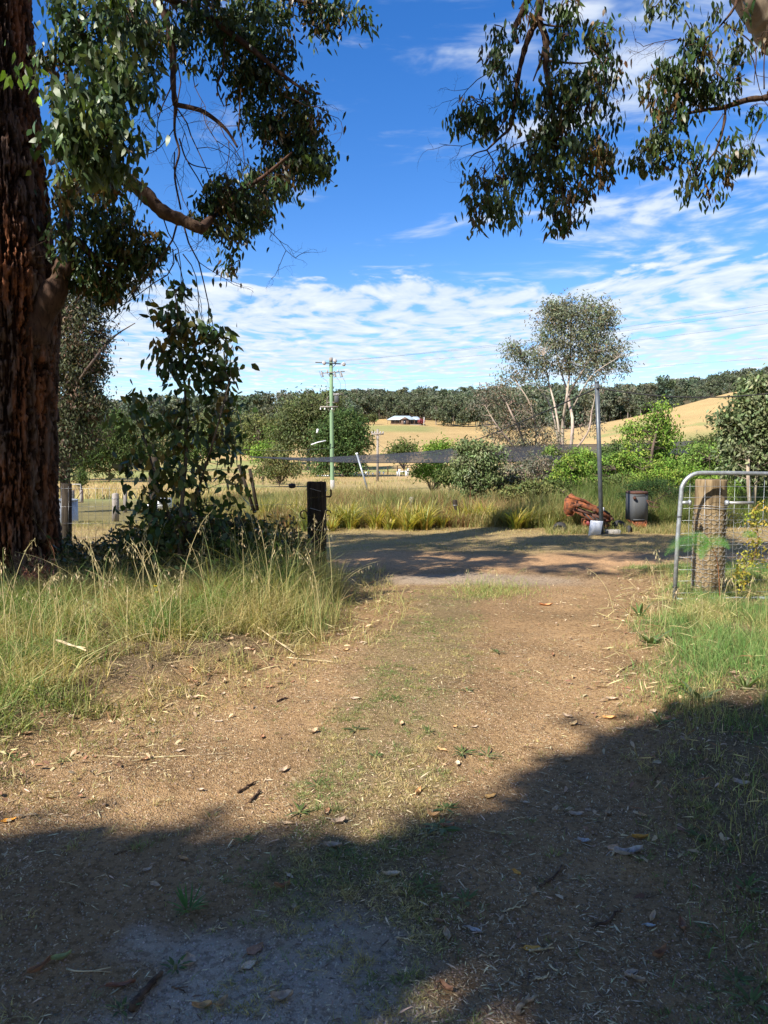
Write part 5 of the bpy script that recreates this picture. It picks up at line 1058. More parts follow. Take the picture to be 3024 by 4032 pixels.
def feed_bin():
    d = 15.0; x = wx(2520, d); z = zf(x, d); s = d / F; t = empty('seed_bin', (x, d, z), label='tall grey sheet steel bin with a rusty sloping base', cat='bin'); Z = lambda py: pt(2520, py, d)[2] - z; X = lambda px: wx(px, d) - x
    a, b, zt, zm = X(2486), X(2552), Z(1945), Z(2050)
    m = MB(); prof = [(a, 0), (a + .06, -.03), (b - .10, -.03), (b, .05), (b, .40), (a, .40)]
    def prism(m, pr0, z0, pr1, z1):
        k = len(pr0); V = [(p[0], p[1], z0) for p in pr0] + [(p[0], p[1], z1) for p in pr1]; m.add(V, [np.arange(k)[None, ::-1], (np.arange(k) + k)[None], np.array([[i, (i + 1) % k, (i + 1) % k + k, i + k] for i in range(k)])])
    prism(m, prof, zm, prof, zt); m.build('side_panel', M_SHEET, t)
    m = MB(); prism(m, [(b - .15, .1), (b - .12, .08), (b - .05, .08), (b - .02, .1), (b - .02, .3), (b - .15, .3)], Z(2092), [(a + .02, .01), (a + .06, -.02), (b - .10, -.02), (b - .01, .05), (b - .01, .38), (a + .02, .38)], zm - .004); m.build('hopper', M_RUST, t)
    for xx in (b - .04, b - .18): MB().box((xx - .02, .02, -.05), (xx + .02, .06, zm - .02)).build('leg', M_RUST, t)
    m = MB(); prism(m, [(p[0] * 1.04, p[1] - .01 if p[1] < .1 else p[1] + .02) for p in prof], zt + .002, [(p[0] * .92, p[1]) for p in prof], zt + .05); m.build('lid', M_RUSTD, t)
    for ang in (0,): MB().tube([(b - .07, -.05, zt - .12), (b + .02, -.16, zt - .16), (b + .16, -.2, zt - .20), (b + .12, -.18, zt - .26), (b - .0, -.1, zt - .25), (b - .07, -.05, zt - .12)], .009, 5).build('handle', M_RUSTD, t)
    MB().tube([(a + .01, -.06, zt - .06), (a + .05, -.06, zt - .10)], .03, 8).build('latch', M_RUSTD, t)
    for zz in (zt - .03, zm + .02): MB().box((a + .02, -.036, zz - .012), (b - .09, -.031, zz + .012)).build('rim_strip', M_SHEET, t)
loader(); tyres(); feed_bin()

# ------------------------------------------------------------------ gateposts, gate, netting
def posts():
    rng = np.random.default_rng(63)
    def timber(name, x, d, r, h, mat, label, n=40, square=0.0, lean=(0, 0)):
        z = zf(x, d); t = empty(name, (x, d, z), label=label, cat='post'); A, Z = np.meshgrid(np.arange(n) / n * 6.2832, np.concatenate([[-.2], np.linspace(0, h - .01, 24), [h]]))
        R = r * (1 - square * .14 * np.cos(4 * A) ) * (1 + .05 * (fbm(np.stack([np.cos(A).ravel() * 3, np.sin(A).ravel() * 3, Z.ravel() * .5], 1), 3, 3).reshape(A.shape) - .5) * 2)
        R = R * (1 - .045 * sm(fbm(np.stack([np.cos(A).ravel() * 9, np.sin(A).ravel() * 9, Z.ravel() * .8], 1), 6, 3).reshape(A.shape), .56, .66)); R[-1] *= .97
        zz = Z.copy(); zz[-2:] += .012 * (rng.random((1, n)) - .5)
        V = np.stack([np.cos(A) * R + lean[0] * zz / h, np.sin(A) * R + lean[1] * zz / h, zz], -1).reshape(-1, 3); k = len(A); i = np.arange(k - 1)[:, None] * n; j = np.arange(n)[None]; j2 = (j + 1) % n
        MB().add(V, [np.stack([i + j, i + j2, i + n + j2, i + n + j], -1).reshape(-1, 4), (np.arange(n) + (k - 1) * n)[None]]).build('timber', mat, t, False); return t, z
    d = 9.5; h = pt(1249, 1907, d)[2]; t, z = timber('gatepost', wx(1249, d), d, .128, h, M_POSTD, 'dark squared old timber gatepost with iron hooks on the left of the entrance', 48, .9)
    s = d / F; m = MB(); m.tube(spline([(.10, -.02, h - .19), (.17, -.02, h - .19), (.185, -.02, h - .17), (.185, -.02, h - .115), (.175, -.02, h - .10)], 4), .012, 8); m.build('gudgeon_hook', M_RUSTD, t)
    a = np.linspace(0, 5.2, 16); m = MB(); m.tube(np.stack([-.165 + .045 * np.cos(a), np.full(16, -.03), h - .42 + .05 * np.sin(a)], 1), .008, 6); m.build('iron_ring', M_RUSTD, t)
    m = MB(); m.tube(np.stack([.15 + .03 * np.cos(a), np.full(16, -.03), h - .40 + .035 * np.sin(a)], 1), .007, 6); m.build('iron_staple', M_RUSTD, t)
    for k in range(3): MB().tube([(.134 * math.cos(b), .134 * math.sin(b), h - .10 - .25 * k + .02 * math.sin(2 * b)) for b in np.linspace(0, 6.28, 24)], .003, 4).build('tie_wire', M_WIRE, t)
    # right gatepost with hexagonal netting
    d = 7.45; x = wx(2784, d); h = pt(2784, 1888, d)[2] - zf(x, d); r = .150; t, z = timber('gatepost', x, d, r, h, M_POSTW, 'thick round yellowish timber post wrapped in hexagonal wire behind the pipe gate')
    for zz in (h - .262, h - .285): MB().tube([((r + .007) * math.cos(b), (r + .007) * math.sin(b), zz + .006 * math.sin(2 * b)) for b in np.linspace(0, 6.2832, 32)], .003, 5).build('tie_wire', M_WIRE, t)
    n = empty('wire_netting', (x, d, z), label='rusty hexagonal chicken wire wrapped round the thick round post and stretched right', cat='netting')
    mb = MB(); hx = .052; hy = .045; E = []
    def hexes(fn, nu, nv, keep=lambda u, v: True):
        for iu in range(nu):
            for iv in range(nv):
                u = iu * hx + (hx / 2 if iv % 2 else 0); v = iv * hy
                if not keep(u, v): continue
                j = lambda: np.array([0, 0])
                P = [(u - hx / 2, v), (u - hx / 4 * 1.0, v + hy * .5 * .0 + hy * .28), (u + hx / 4, v + hy * .28), (u + hx / 2, v)]
                a0, a1, a2, a3 = (u - hx / 2, v - hy * .17), (u, v - hy * .5), (u + hx / 2, v - hy * .17), (u - hx / 2, v + hy * .17)
                for p, q in ((a0, a1), (a1, a2), (a0, a3)):
                    mb.tube([fn(*p), fn(*q)], .0024, 3, caps=False)
    wob = lambda u, v: .006 * math.sin(u * 23 + v * 17) + .004 * math.sin(v * 61)
    hexes(lambda u, v: np.array([(r + .009 + wob(u, v) * .5) * math.cos(u / r), (r + .009 + wob(u, v) * .5) * math.sin(u / r), .02 + v + wob(v, u)]), int(6.2832 * r / hx), int((h - .3) / hy))
    mb.build('post_wrap', M_WIRE, n); mb = MB()
    x0 = r * .9
    hexes(lambda u, v: np.array([x0 + u, .05 + .10 * math.sin(u * 5) * .3 + wob(u, v), .30 + v + wob(v, u) * 2 - .10 * u]), 15, 15, lambda u, v: (v < .62 - .25 * u) and (v > .0) )
    mb.build('loose_panel', M_WIRE, n)
posts()
def pipe_gate():
    d = 7.15; X = lambda px, py=2000: pt(px, py, d)[0]; x0 = X(2680, 2000); z0 = zf(x0, d); top = pt(2760, 1862, d)[2]; t = empty('pipe_gate', (x0, d, z0), label='galvanised pipe gate with wire mesh standing open at the right', cat='gate'); r = .0205; s = d / F
    zt = top - z0; tail = X(3500, 1900) - x0; dy = lambda u: u * .10
    P = [(-.035, 0, -.02), (-.02, 0, zt * .5), (0, 0, zt - .22)]
    for a in np.linspace(0, math.pi / 2, 9)[1:]: P.append((.19 - .19 * math.cos(a), 0, zt - .19 + .19 * math.sin(a)))
    P += [(.5, dy(.3), zt - .003), (tail, dy(tail), zt - .03)]
    MB().tube(P, r, 16, jit((1, 1, 1), np.random.default_rng(1), len(P), .1, 0)).build('frame', M_GALV, t, True)
    MB().tube([(-.02, 0, .005), (tail, dy(tail), -.005)], r, 14).build('bottom_rail', M_GALV, t, True)
    rng = np.random.default_rng(64)
    for u in np.arange(.09, tail, .152):
        MB().tube([(u + rng.normal() * .004, dy(u) + .004, .1), (u + rng.normal() * .006, dy(u) + .002, .6), (u, dy(u) + .004, zt)], .0017, 5).build('mesh_wire', M_GALV, t)
    for py in (1915, 1960, 2002, 2050, 2100, 2148, 2195, 2243, 2288, 2335):
        zz = pt(2760, py, d)[2] - z0; MB().tube([(-.02, -.003, zz), (.3, dy(.3) - .003, zz + rng.normal() * .003), (.8, dy(.8) - .003, zz + rng.normal() * .005), (tail, dy(tail) - .003, zz - .02)], .0016, 5).build('mesh_wire', M_GALV, t)
    zz = pt(2760, 1979, d)[2] - z0
    MB().tube([(.01, 0, zz), (.09, 0, zz)], .017, 10).build('hinge_pin', M_GALV, t); MB().tube([(.075, 0, zz), (.095, 0, zz)], .028, 6).build('hinge_nut', M_GALV, t)
    xx = wx(2842, d) - x0; MB().tube([(xx - .02, -.05, zz), (xx + .25, -.04, zz)], .015, 10).build('latch_rod', M_WIRE, t); MB().tube([(xx - .025, -.05, zz), (xx + .005, -.05, zz)], .028, 6).build('latch_nut', M_GALV, t)
    for k, zc in enumerate((zt - .42, .13)): MB().tube([(-.03 + .028 * math.cos(b) + (.012 if k == 0 else 0), .028 * math.sin(b), zc) for b in np.linspace(0, 6.28, 16)], .003, 5).build('tie_wire', M_DARKWIRE, t)
pipe_gate()
def left_fence():
    t = empty('wire_fence', (wx(1200, 9.6), 9.6, 0), label='rusty strand wire fence running left from the dark gatepost', cat='fence'); rng = np.random.default_rng(65)
    a = pt(1215, 1913, 9.55)
    for py in (1913, 1985, 2050, 2105, 2160):
        p0 = pt(1215, py, 9.55); p1 = pt(-200, py + 8, 10.0); P = spline([p0, (p0 + p1) / 2 + [0, 0, -.02], p1], 10); child(MB().tube(P, .0022, 4).build('strand', M_WIRE), t)
    c = pt(1150, 1913, 9.56); m = MB(); lathe(m, [(-.045, .012), (-.035, .028), (0, .034), (.035, .028), (.045, .012)], c, (1, 0, 0), 10); child(m.build('strain_insulator', M_RUBBER, None, True), t)
    for px in np.arange(215, 640, 27): child(MB().tube([pt(px, 1915, 9.9), pt(px + rng.normal() * 2, 2165, 9.9)], .0016, 4).build('dropper', M_WIRE), t)
    for px, lean, tp, lab, w in [(262, 0, 1905, 'dark timber fence post seen between the big trunk and the sapling', .07), (590, 4, 1840, 'dark steel picket behind the left part of the sapling', .03), (606, 2, 1800, 'taller dark steel picket behind the sapling', .045)]:
        d = 10.4; b = np.array([wx(px, d), d, -.1]); e = pt(px + lean, tp, d); r = empty('fence_post', tuple(b), label=lab, cat='post'); child(MB().tube([b, (b + e) / 2, e], w, 8, caps=True).build('timber', M_POSTD), r)
        child(MB().tube([e - [w * 1.1, 0, .10], e + [w * 1.1, 0, -.10]], .004, 4).build('tie_wire', M_WIRE), r)
    for (b0, e0, lab) in [((985, 1960), (940, 1830), 'dark round post leaning left behind the grass left of the gatepost'), ((996, 1950), (983, 1846), 'shorter dark post beside the left leaning one, behind the grass')]:
        d = 15.8; r = empty('fence_post', tuple(pt(b0[0], b0[1] + 60, d)), label=lab, cat='post'); child(MB().tube([pt(b0[0] + 18, b0[1] + 60, d), pt(*e0, d)], .038, 10).build('timber', M_POSTD), r); child(MB().tube([pt(e0[0] - 6, e0[1] + 20, d), pt(e0[0] + 10, e0[1] + 21, d)], .006, 4).build('tie_wire', M_WIRE), r)
    for (px, tp, bt, w, d, lab, mt) in [(281, 1930, 1992, .10, 27, 'weathered grey post by the small yard gate, the nearer to the trunk', M_GREY), (320, 1930, 1975, .07, 30, 'weathered post at the far side of the small yard gate', M_GREY), (454, 1942, 2036, .085, 17.5, 'rough grey split post at the right side of the bare yard', M_GREY), (262, 1940, 1990, .045, 26, 'short rusty brown stake left of the weathered yard posts', M_RUSTD), (492, 1925, 1985, .06, 22, 'pale grey post just right of the rough split post', M_GREY), (1620, 1957, 1990, .055, 17.5, 'short pale weathered stake standing in the tall grass', M_GREY), (1792, 1968, 2025, .055, 16.5, 'short dark timber post in the tall grass below the young gum', M_POSTD)]:
        r = empty('fence_post', tuple(pt(px, bt, d)), label=lab, cat='post'); e = pt(px, tp, d); b = pt(px, bt + 12, d); b[2] = min(b[2], zf(b[0], d)); child(MB().tube([b, (b + e) / 2 + [.01, 0, 0], e - [0, 0, .02], e], [w, w * .96, w * .93, w * .6], 9).build('timber', mt), r); child(MB().tube([e + [w * math.cos(q) * 1.04, w * math.sin(q) * 1.04, -.12] for q in np.linspace(0, 6.28, 12)], .006, 4).build('tie_wire', M_WIRE), r)
    d = 28; r = empty('pipe_gate', tuple(pt(305, 1985, d)), label='small thin pipe gate between the weathered yard posts at left', cat='gate'); child(MB().tube([pt(291, 1978, d), pt(292, 1929, d), pt(326, 1928, d), pt(327, 1978, d), pt(291, 1978, d)], .02, 6).build('frame', M_RUSTD), r); child(MB().tube([pt(292, 1976, d), pt(326, 1931, d)], .014, 5).build('brace', M_RUSTD), r)
    d = 33; r = empty('pipe_rail', tuple(pt(300, 1960, d)), label='pale bent pipe rail standing in the paddock behind the small gate', cat='rail'); child(MB().tube([pt(279, 1940, d), pt(280, 1907, d), pt(317, 1907, d), pt(318, 1928, d), pt(318, 1965, d)], .03, 6).build('pipe', M_CONC), r)
    d = 17; m = MB(); c = pt(228, 1970, d); zb = zf(c[0], d); a = np.linspace(0, 6.2832, 64, endpoint=False); R = .42 + .008 * np.sin(a * 22); V = np.concatenate([np.stack([c[0] + R * np.cos(a), d + R * np.sin(a), np.full(64, z_)], 1) for z_ in (zb - .05, c[2])]); j = np.arange(64); j2 = (j + 1) % 64
    r = empty('water_tank', (c[0], d, zb), label='low grey corrugated tank partly hidden behind the big trunk', cat='tank'); child(m.add(V, [np.stack([j, j2, j2 + 64, j + 64], 1), (j + 64)[None]]).build('shell', M_GALV, None, True), r); child(MB().tube([V[64 + q] for q in list(range(64)) + [0]], .018, 6).build('rim', M_GALV), r)
    d = 19; r = empty('white_crate', tuple(pt(620, 1995, d)), label='white crate with grey slats half hidden behind the sapling', cat='crate'); c0, c1 = pt(570, 2004, d), pt(604, 1962, d + .5); child(MB().add([c0, [c1[0] + .04, d, c0[2]], [c1[0], d + .1, c1[2]], [c0[0] + .12, d + .1, c1[2]], c0 + [0, .6, 0], [c1[0] + .04, d + .6, c0[2]], [c1[0], d + .6, c1[2]], [c0[0] + .12, d + .6, c1[2]]], [np.array([[0, 1, 2, 3], [3, 2, 6, 7], [1, 5, 6, 2], [0, 3, 7, 4], [5, 4, 7, 6]])]).build('side', M_WHITE), r)
    child(MB().box(pt(604, 2004, d + .02), pt(676, 1960, d + .5)).build('body', M_WHITE), r)
    for k in range(4): child(MB().box(pt(652, 1976 - k * 4, d - .02), pt(674, 1974 - k * 4, d + .015)).build('slat', M_CONC), r)
left_fence()

# ------------------------------------------------------------------ plants one can count
def plants():
    rng = np.random.default_rng(70)
    def strap(name, mat, cols, nb, hmin, hmax, w, label=None, spread=.85, seed=0):
        r = np.random.default_rng(seed); mb = MB(); a = r.uniform(0, 6.28, nb); rr = r.uniform(0, .10, nb); P = np.stack([np.cos(a) * rr, np.sin(a) * rr, np.full(nb, -.02)], 1); h = r.uniform(hmin, hmax, nb); l = h * spread * r.uniform(.2, 1.3, nb)
        lean = np.stack([np.cos(a) * l, np.sin(a) * l], 1); c = jit(np.asarray(cols)[r.integers(0, len(cols), nb)], r, nb, .18, .06)
        blades(mb, P, h, lean, w * r.uniform(.7, 1.3, nb), c, 4, mixc(c, [.48, .36, .12], .45)); t = empty(name); mb.build('leaves', mat, t); return t
    YE = [(.42, .36, .06), (.34, .33, .06), (.50, .38, .10), (.22, .28, .05)]; DG = [(.08, .14, .03), (.12, .19, .04), (.25, .26, .06)]
    protos = [strap('strap_plant', M_FRESH, YE, 60, .30, .66, .030, seed=i) for i in range(3)] + [strap('strap_plant', M_FRESH, DG, 60, .30, .66, .026, seed=9 + i) for i in range(2)]
    used = set()
    for i in range(130):
        px = rng.uniform(1010, 2750); k = rng.integers(0, 3) if px < 2150 and rng.random() < .8 else 3 + rng.integers(0, 2)
        d = 15.3 + .9 * math.sin(px * .011) * math.sin(px * .0037 + 1) + 2.0 * rng.random() ** 1.3 + (.5 if px > 2200 else 0); o = protos[k]
        if k in used: o = copy_tree(o)
        used.add(k); x = wx(px, d); o.location = (x, d, zf(x, d)); o.rotation_euler = (0, 0, rng.uniform(0, 6.28)); s = rng.uniform(.5, 1.2); o.scale = (s * 1.15, s * 1.15, s)
        tag(o, 'yellowing clump of strap leaves in the row beyond the orange track' if k < 3 else 'dark green clump of sword leaves in the row beyond the orange track', 'plant', 'yellowing strap leaf clumps beyond the track' if k < 3 else 'dark green sword leaf clumps beyond the track')
    # low weeds on the driveway
    def rosette(px, py, n, L, w, col_, label, up=.25, group=None, sd=0):
        r = np.random.default_rng(sd + 500); g = gp(px, py); z = zf(g[0], g[1]); t = empty('weed', (g[0], g[1], z), label=label, cat='weed', group=group); mb = MB(); a = np.arange(n) / n * 6.28 + r.normal(0, .55, n)
        P = np.stack([np.cos(a) * .01, np.sin(a) * .01, np.full(n, .008)], 1); D = np.stack([np.cos(a), np.sin(a), up + r.uniform(-.1, .25, n)], 1); Nn = nrm(np.stack([-np.cos(a) * up, -np.sin(a) * up, np.ones(n)], 1) + r.normal(0, .15, (n, 3)))
        leaves(mb, P, D, Nn, (L * .8) * r.uniform(.45, 1.2, n), w * .85 * r.uniform(.7, 1.2, n), jit(np.asarray(col_) * (1, .92, .9), r, n, .16, .05), .35); mb.build('leaves', M_FRESH, t); MB().tube([(0, 0, -.01), (0, 0, .015)], .006, 6, (.2, .2, .08)).build('crown', M_STALK, t); return t
    g1 = (.11, .17, .05)
    rosette(1735, 3255, 12, .095, .030, (.13, .19, .07), 'pale green dandelion rosette sitting alone just above the shade edge', sd=1)
    rosette(1750, 3175, 9, .07, .02, g1, 'straggly green weed just above the pale dandelion rosette', sd=2); rosette(1820, 2955, 16, .09, .014, g1, 'broad tufty weed in the right half of the mown strip', .4, sd=3)
    rosette(1920, 2965, 10, .10, .012, (.15, .22, .08), 'spreading grassy weed right of the tufty weed', .3, sd=4); rosette(1400, 2865, 14, .10, .018, (.10, .13, .04), 'dark flat weed on the left side of the mown strip', .15, sd=5)
    rosette(1840, 2720, 10, .08, .016, g1, 'small green weed near the middle of the mown strip', .3, sd=6); rosette(1960, 2570, 14, .10, .014, (.09, .15, .04), 'dark green tuft near the far end of the mown strip', .4, sd=7)
    rosette(2560, 2560, 9, .26, .05, (.13, .22, .08), 'upright broad leaved dock at the right edge of the driveway', 1.3, sd=8); rosette(2520, 2440, 8, .24, .04, (.12, .21, .07), 'taller dock plant beside the driveway below the pipe gate', 1.8, sd=9)
    rosette(2700, 2740, 12, .26, .028, (.22, .36, .08), 'bright green strappy weed lying over the dry leaves at right', .55, sd=10); rosette(2750, 2800, 7, .20, .06, (.15, .22, .10), 'grey green broad leaved weed below the bright strappy weed', .9, sd=11)
    rosette(2930, 2790, 12, .22, .02, (.14, .22, .06), 'upright grassy tuft at the right edge just above the shade', 1.6, sd=12); rosette(2600, 2850, 10, .12, .016, g1, 'small low tuft at the tip of the right hand shade', .5, sd=13)
    rosette(740, 3560, 26, .12, .010, (.08, .19, .04), 'lush green grass tuft alone in the shade at lower left', .9, sd=14); rosette(690, 3785, 10, .06, .012, g1, 'small weed under the pale leaf in the shade', .4, sd=15)
    for i, (px, py) in enumerate([(1620, 2640), (1560, 2760), (1250, 3080), (1480, 2970), (1690, 2880), (1180, 3180), (960, 3290), (1830, 3540), (1660, 3500), (2750, 3330), (2860, 3420), (2940, 3580), (2790, 3660), (2900, 3850), (2960, 3960), (480, 3950), (1340, 3360), (60, 3010), (250, 3010)]):
        rosette(px, py, 9 + i % 5, .05 + .02 * (i % 3), .010 + .004 * (i % 2), g1, 'small low green weed tuft growing on the bare dirt', .5, 'small weed tufts on the dirt', 30 + i)
    # wild oats: thin stalks with hanging pale spikelets
    def oat(x, y, h, lean, label, group=None, sd=0, col_=(.56, .47, .24), heads=9, bend=1.0):
        r = np.random.default_rng(sd + 900); z = zf(x, y); t = empty('wild_oat', (x, y, z), label=label, cat='grass stalk', group=group)
        P = spline([(0, 0, -.02), (lean[0] * .25, lean[1] * .25, h * .5), (lean[0] * .65, lean[1] * .65, h * .85), (lean[0] * bend, lean[1] * bend, h)], 6); MB().tube(P, np.linspace(.0032, .0011, len(P)), 4, jit(col_, r, len(P), .08, .03), caps=False).build('stalk', M_STALK, t)
        m = MB(); k = heads; i = r.integers(int(len(P) * .62), len(P), k); off = r.normal(0, .02, (k, 3)); off[:, 2] = -r.uniform(.0, .03, k); Q = P[i] + off
        for a_, b_ in zip(P[i], Q): m.tube([a_, a_ + (b_ - a_) * .5 + [0, 0, .006], b_], .0007, 3, (.5, .42, .22), caps=False)
        D = np.stack([r.normal(0, .25, k), r.normal(0, .25, k), -np.ones(k)], 1); 
        for sg in (0, 1): leaves(m, Q, D + r.normal(0, .12, (k, 3)), nrm(r.normal(size=(k, 3))), r.uniform(.022, .036, k), .006, jit((.56, .46, .28), r, k, .14, .05), .2)
        m.build('seed_head', M_STALK, t); return t
    oat(*gp(378, 2420)[:2], .50, (-.75, 0), 'long dry stalk leaning left across the foot of the big trunk', sd=1); oat(*gp(560, 2400)[:2], .72, (.06, .0), 'tall pale oat stalk bending over in front of the dark undergrowth', sd=2, heads=16)
    oat(*gp(700, 2480)[:2], .95, (.30, .1), 'tall pale stalk leaning right in front of the sapling foot', sd=3); oat(*gp(420, 2470)[:2], .55, (.10, 0), 'bent dry stalk left of the yellow flowers', sd=4); oat(*gp(2610, 2480)[:2], .62, (-.08, 0), 'tallest oat stalk left of the pipe gate', sd=5, col_=(.42, .42, .2)); oat(*gp(2600, 2500)[:2], .58, (-.14, 0), 'second oat stalk left of the pipe gate', sd=6)
    oat(*gp(1170, 2420)[:2], 1.05, (.05, .0), 'tall green oat stalk in front of the dark left gatepost', sd=7, col_=(.26, .32, .12), heads=14); oat(*gp(1240, 2400)[:2], .90, (.0, .0), 'pale oat head hanging before the dark left gatepost', sd=8, heads=14)
    oat(*gp(1340, 2330)[:2], .30, (.35, 0), 'dry stalk arching right over the dark shade at the gatepost', sd=9); oat(*gp(1320, 2340)[:2], .35, (.50, 0), 'lower dry stalk arching further right beside the gatepost', sd=10); oat(*gp(2420, 2420)[:2], .42, (-.25, .1), 'slanting stalk at the right wheel track before the orange track', sd=11)
    for i in range(64):
        px = rng.uniform(-40, 1320); py = rng.uniform(2350, 2600) + max(0, (700 - px) * .2); g = gp(px, py)
        oat(g[0], g[1], rng.uniform(.35, .8) * (1 + .25 * (px > 800)), (rng.normal() * .16, rng.normal() * .1), 'thin wild oat stalk standing in the left verge', 'wild oat stalks in the left verge', 20 + i, (.56, .47, .24) if rng.random() < .6 else (.28, .34, .13), 7)
    for i in range(12):
        px = rng.uniform(2440, 3000); g = gp(px, rng.uniform(2380, 2560)); oat(g[0], g[1], rng.uniform(.2, .45), (rng.normal() * .1, 0), 'thin wild oat stalk standing in the right verge', 'wild oat stalks in the right verge', 120 + i, (.5, .44, .22), 6)
    for i in range(7):
        g = gp(rng.uniform(1780, 2050), rng.uniform(2290, 2340)); oat(g[0], g[1], rng.uniform(.12, .30), (rng.normal() * .08, 0), 'small green stalk in the grassy island at the far end of the driveway', 'stalks in the grassy island', 140 + i, (.3, .36, .13), 5)
    # yellow flowers
    for i, (px, py, d, lab) in enumerate([(611, 2308, 6.6, 'topmost yellow flower in the left verge'), (616, 2332, 6.55, 'yellow flower just below the topmost one'), (643, 2368, 6.5, 'third yellow flower, lower and further right'), (560, 2450, 6.0, 'lowest yellow flower, nearest the driveway')]):
        c = pt(px, py, d); g = np.array([c[0] + .02, d, zf(c[0], d)]); t = empty('yellow_flower', tuple(g), label=lab, cat='flower'); child(MB().tube(spline([g, (g + c) / 2 + [.01, 0, 0], c - [0, 0, .005]], 4), .0016, 5, (.16, .24, .07)).build('stem', M_STALK), t)
        n = 22; a = np.arange(n) / n * 6.283; D = np.stack([np.cos(a), np.sin(a), np.full(n, .25)], 1); m = MB(); leaves(m, np.tile(c, (n, 1)), D, np.tile([0, 0, 1.], (n, 1)), .021, .007, np.tile([1, 1, 1.], (n, 1)), .1); child(m.build('petals', M_PETAL), t)
        m = MB(); lathe(m, [(-.012, .003), (-.004, .009), (.001, .008), (.004, .004)], c, n=10, c=(.5, .4, .03)); child(m.build('flower_head', M_STALK, None, True), t)
    # bracken fern against the right post
    t = empty('bracken_fern', tuple(np.array([wx(2838, 7.0), 7.0, 0])), label='green bracken fronds arching across the thick round post', cat='fern'); m = MB(); m.tube(spline([[wx(2838, 7.0), 7.0, 0], pt(2832, 2300, 6.98), pt(2822, 2200, 6.95), pt(2790, 2130, 6.9)], 5), [.004] * 16, 5, (.30, .13, .06)); child(m.build('stem', M_STALK), t)
    for fr, ln in (([(2790, 2130), (2755, 2112), (2700, 2125), (2655, 2150), (2620, 2185)], 1), ([(2735, 2170), (2770, 2145), (2815, 2128), (2850, 2135), (2870, 2160)], 1), ([(2790, 2130), (2775, 2150), (2763, 2178), (2760, 2200)], .7), ([(2745, 2122), (2715, 2150), (2695, 2172)], .5), ([(2980, 2110), (2950, 2100), (2925, 2112)], .6)):
        Q = spline([pt(a, b, 6.9 - .03 * i) for i, (a, b) in enumerate(fr)], 6 if len(fr) > 3 else 5); m = MB(); m.tube(Q, np.linspace(.0022, .0008, len(Q)), 4, (.2, .28, .08), caps=False); T = nrm(np.gradient(Q, axis=0)); n = len(Q)
        for sd in (-1, 1):
            S = nrm(np.cross(T, np.array([0, -.75, .65]))) * sd; Lp = .075 * ln * np.sin(np.linspace(.25, 1, n) * math.pi * .98) + .008
            for k in range(0, n):
                pd = nrm(S[k] + T[k] * .55 + [0, 0, -.12]); q = 8; u = np.linspace(.1, 1, q)[:, None]; PP = Q[k] + pd * Lp[k] * u; ls = Lp[k] * .20 * (1 - .75 * u[:, 0]) + .002
                for s2 in (-1, 1):
                    leaves(m, PP, nrm(np.cross(pd, [0, -.75, .65])) * s2 + pd * .5, np.tile([0, -.6, .8], (q, 1)), ls, ls * .45, jit((.10, .26, .05), rng, q, .12, .04), .1)
        child(m.build('frond', M_FRESH), t)
    # yellow leaved creeper on the gate
    t = empty('yellow_creeper', tuple(pt(2960, 2330, 7.05)), label='creeper with yellow leaves climbing the gate mesh at the right', cat='creeper'); m = MB(); st = MB(); path = spline([pt(2915, 2330, 7.05), pt(2925, 2250, 7.05), pt(2965, 2200, 7.05), pt(2985, 2110, 7.05), pt(2970, 2030, 7.05), pt(2985, 1985, 7.05)], 8); st.tube(path, .004, 5, (.25, .15, .08))
    c = path[rng.integers(0, len(path), 60)] + rng.normal(size=(60, 3)) * [.045, .03, .05]; clumps(m, rng, c, 8, .028, .034, [(.36, .32, .05), (.42, .34, .06), (.27, .30, .05)], .2, .6); c = pt(2985, 2210, 7.05) + rng.normal(size=(14, 3)) * [.09, .03, .06]; clumps(m, rng, c, 8, .03, .03, [(.36, .31, .05)], .2, .6)
    child(st.build('stem', M_LIMB), t); child(m.build('foliage', M_FRESH), t)
    # dry leaf bunch at the trunk
    t = empty('dry_sprig', tuple(pt(170, 2330, 7.3)), label='bunch of curled reddish dead leaves against the foot of the big trunk', cat='dead sprig'); m = MB(); st = MB(); st.tube(spline([pt(190, 2360, 7.2), pt(215, 2200, 7.3), pt(195, 2130, 7.35)], 5), .004, 4, (.3, .12, .06)); c = in_blob(rng, pt(150, 2235, 7.25), (.17, .06, .15), 30, .1)
    clumps(m, rng, c, 8, .03, .06, [(.24, .09, .05), (.36, .17, .10), (.18, .07, .04)], .5, .18, bend=1.2); child(st.build('stem', M_LIMB), t); child(m.build('leaves', M_DRY), t)
plants()
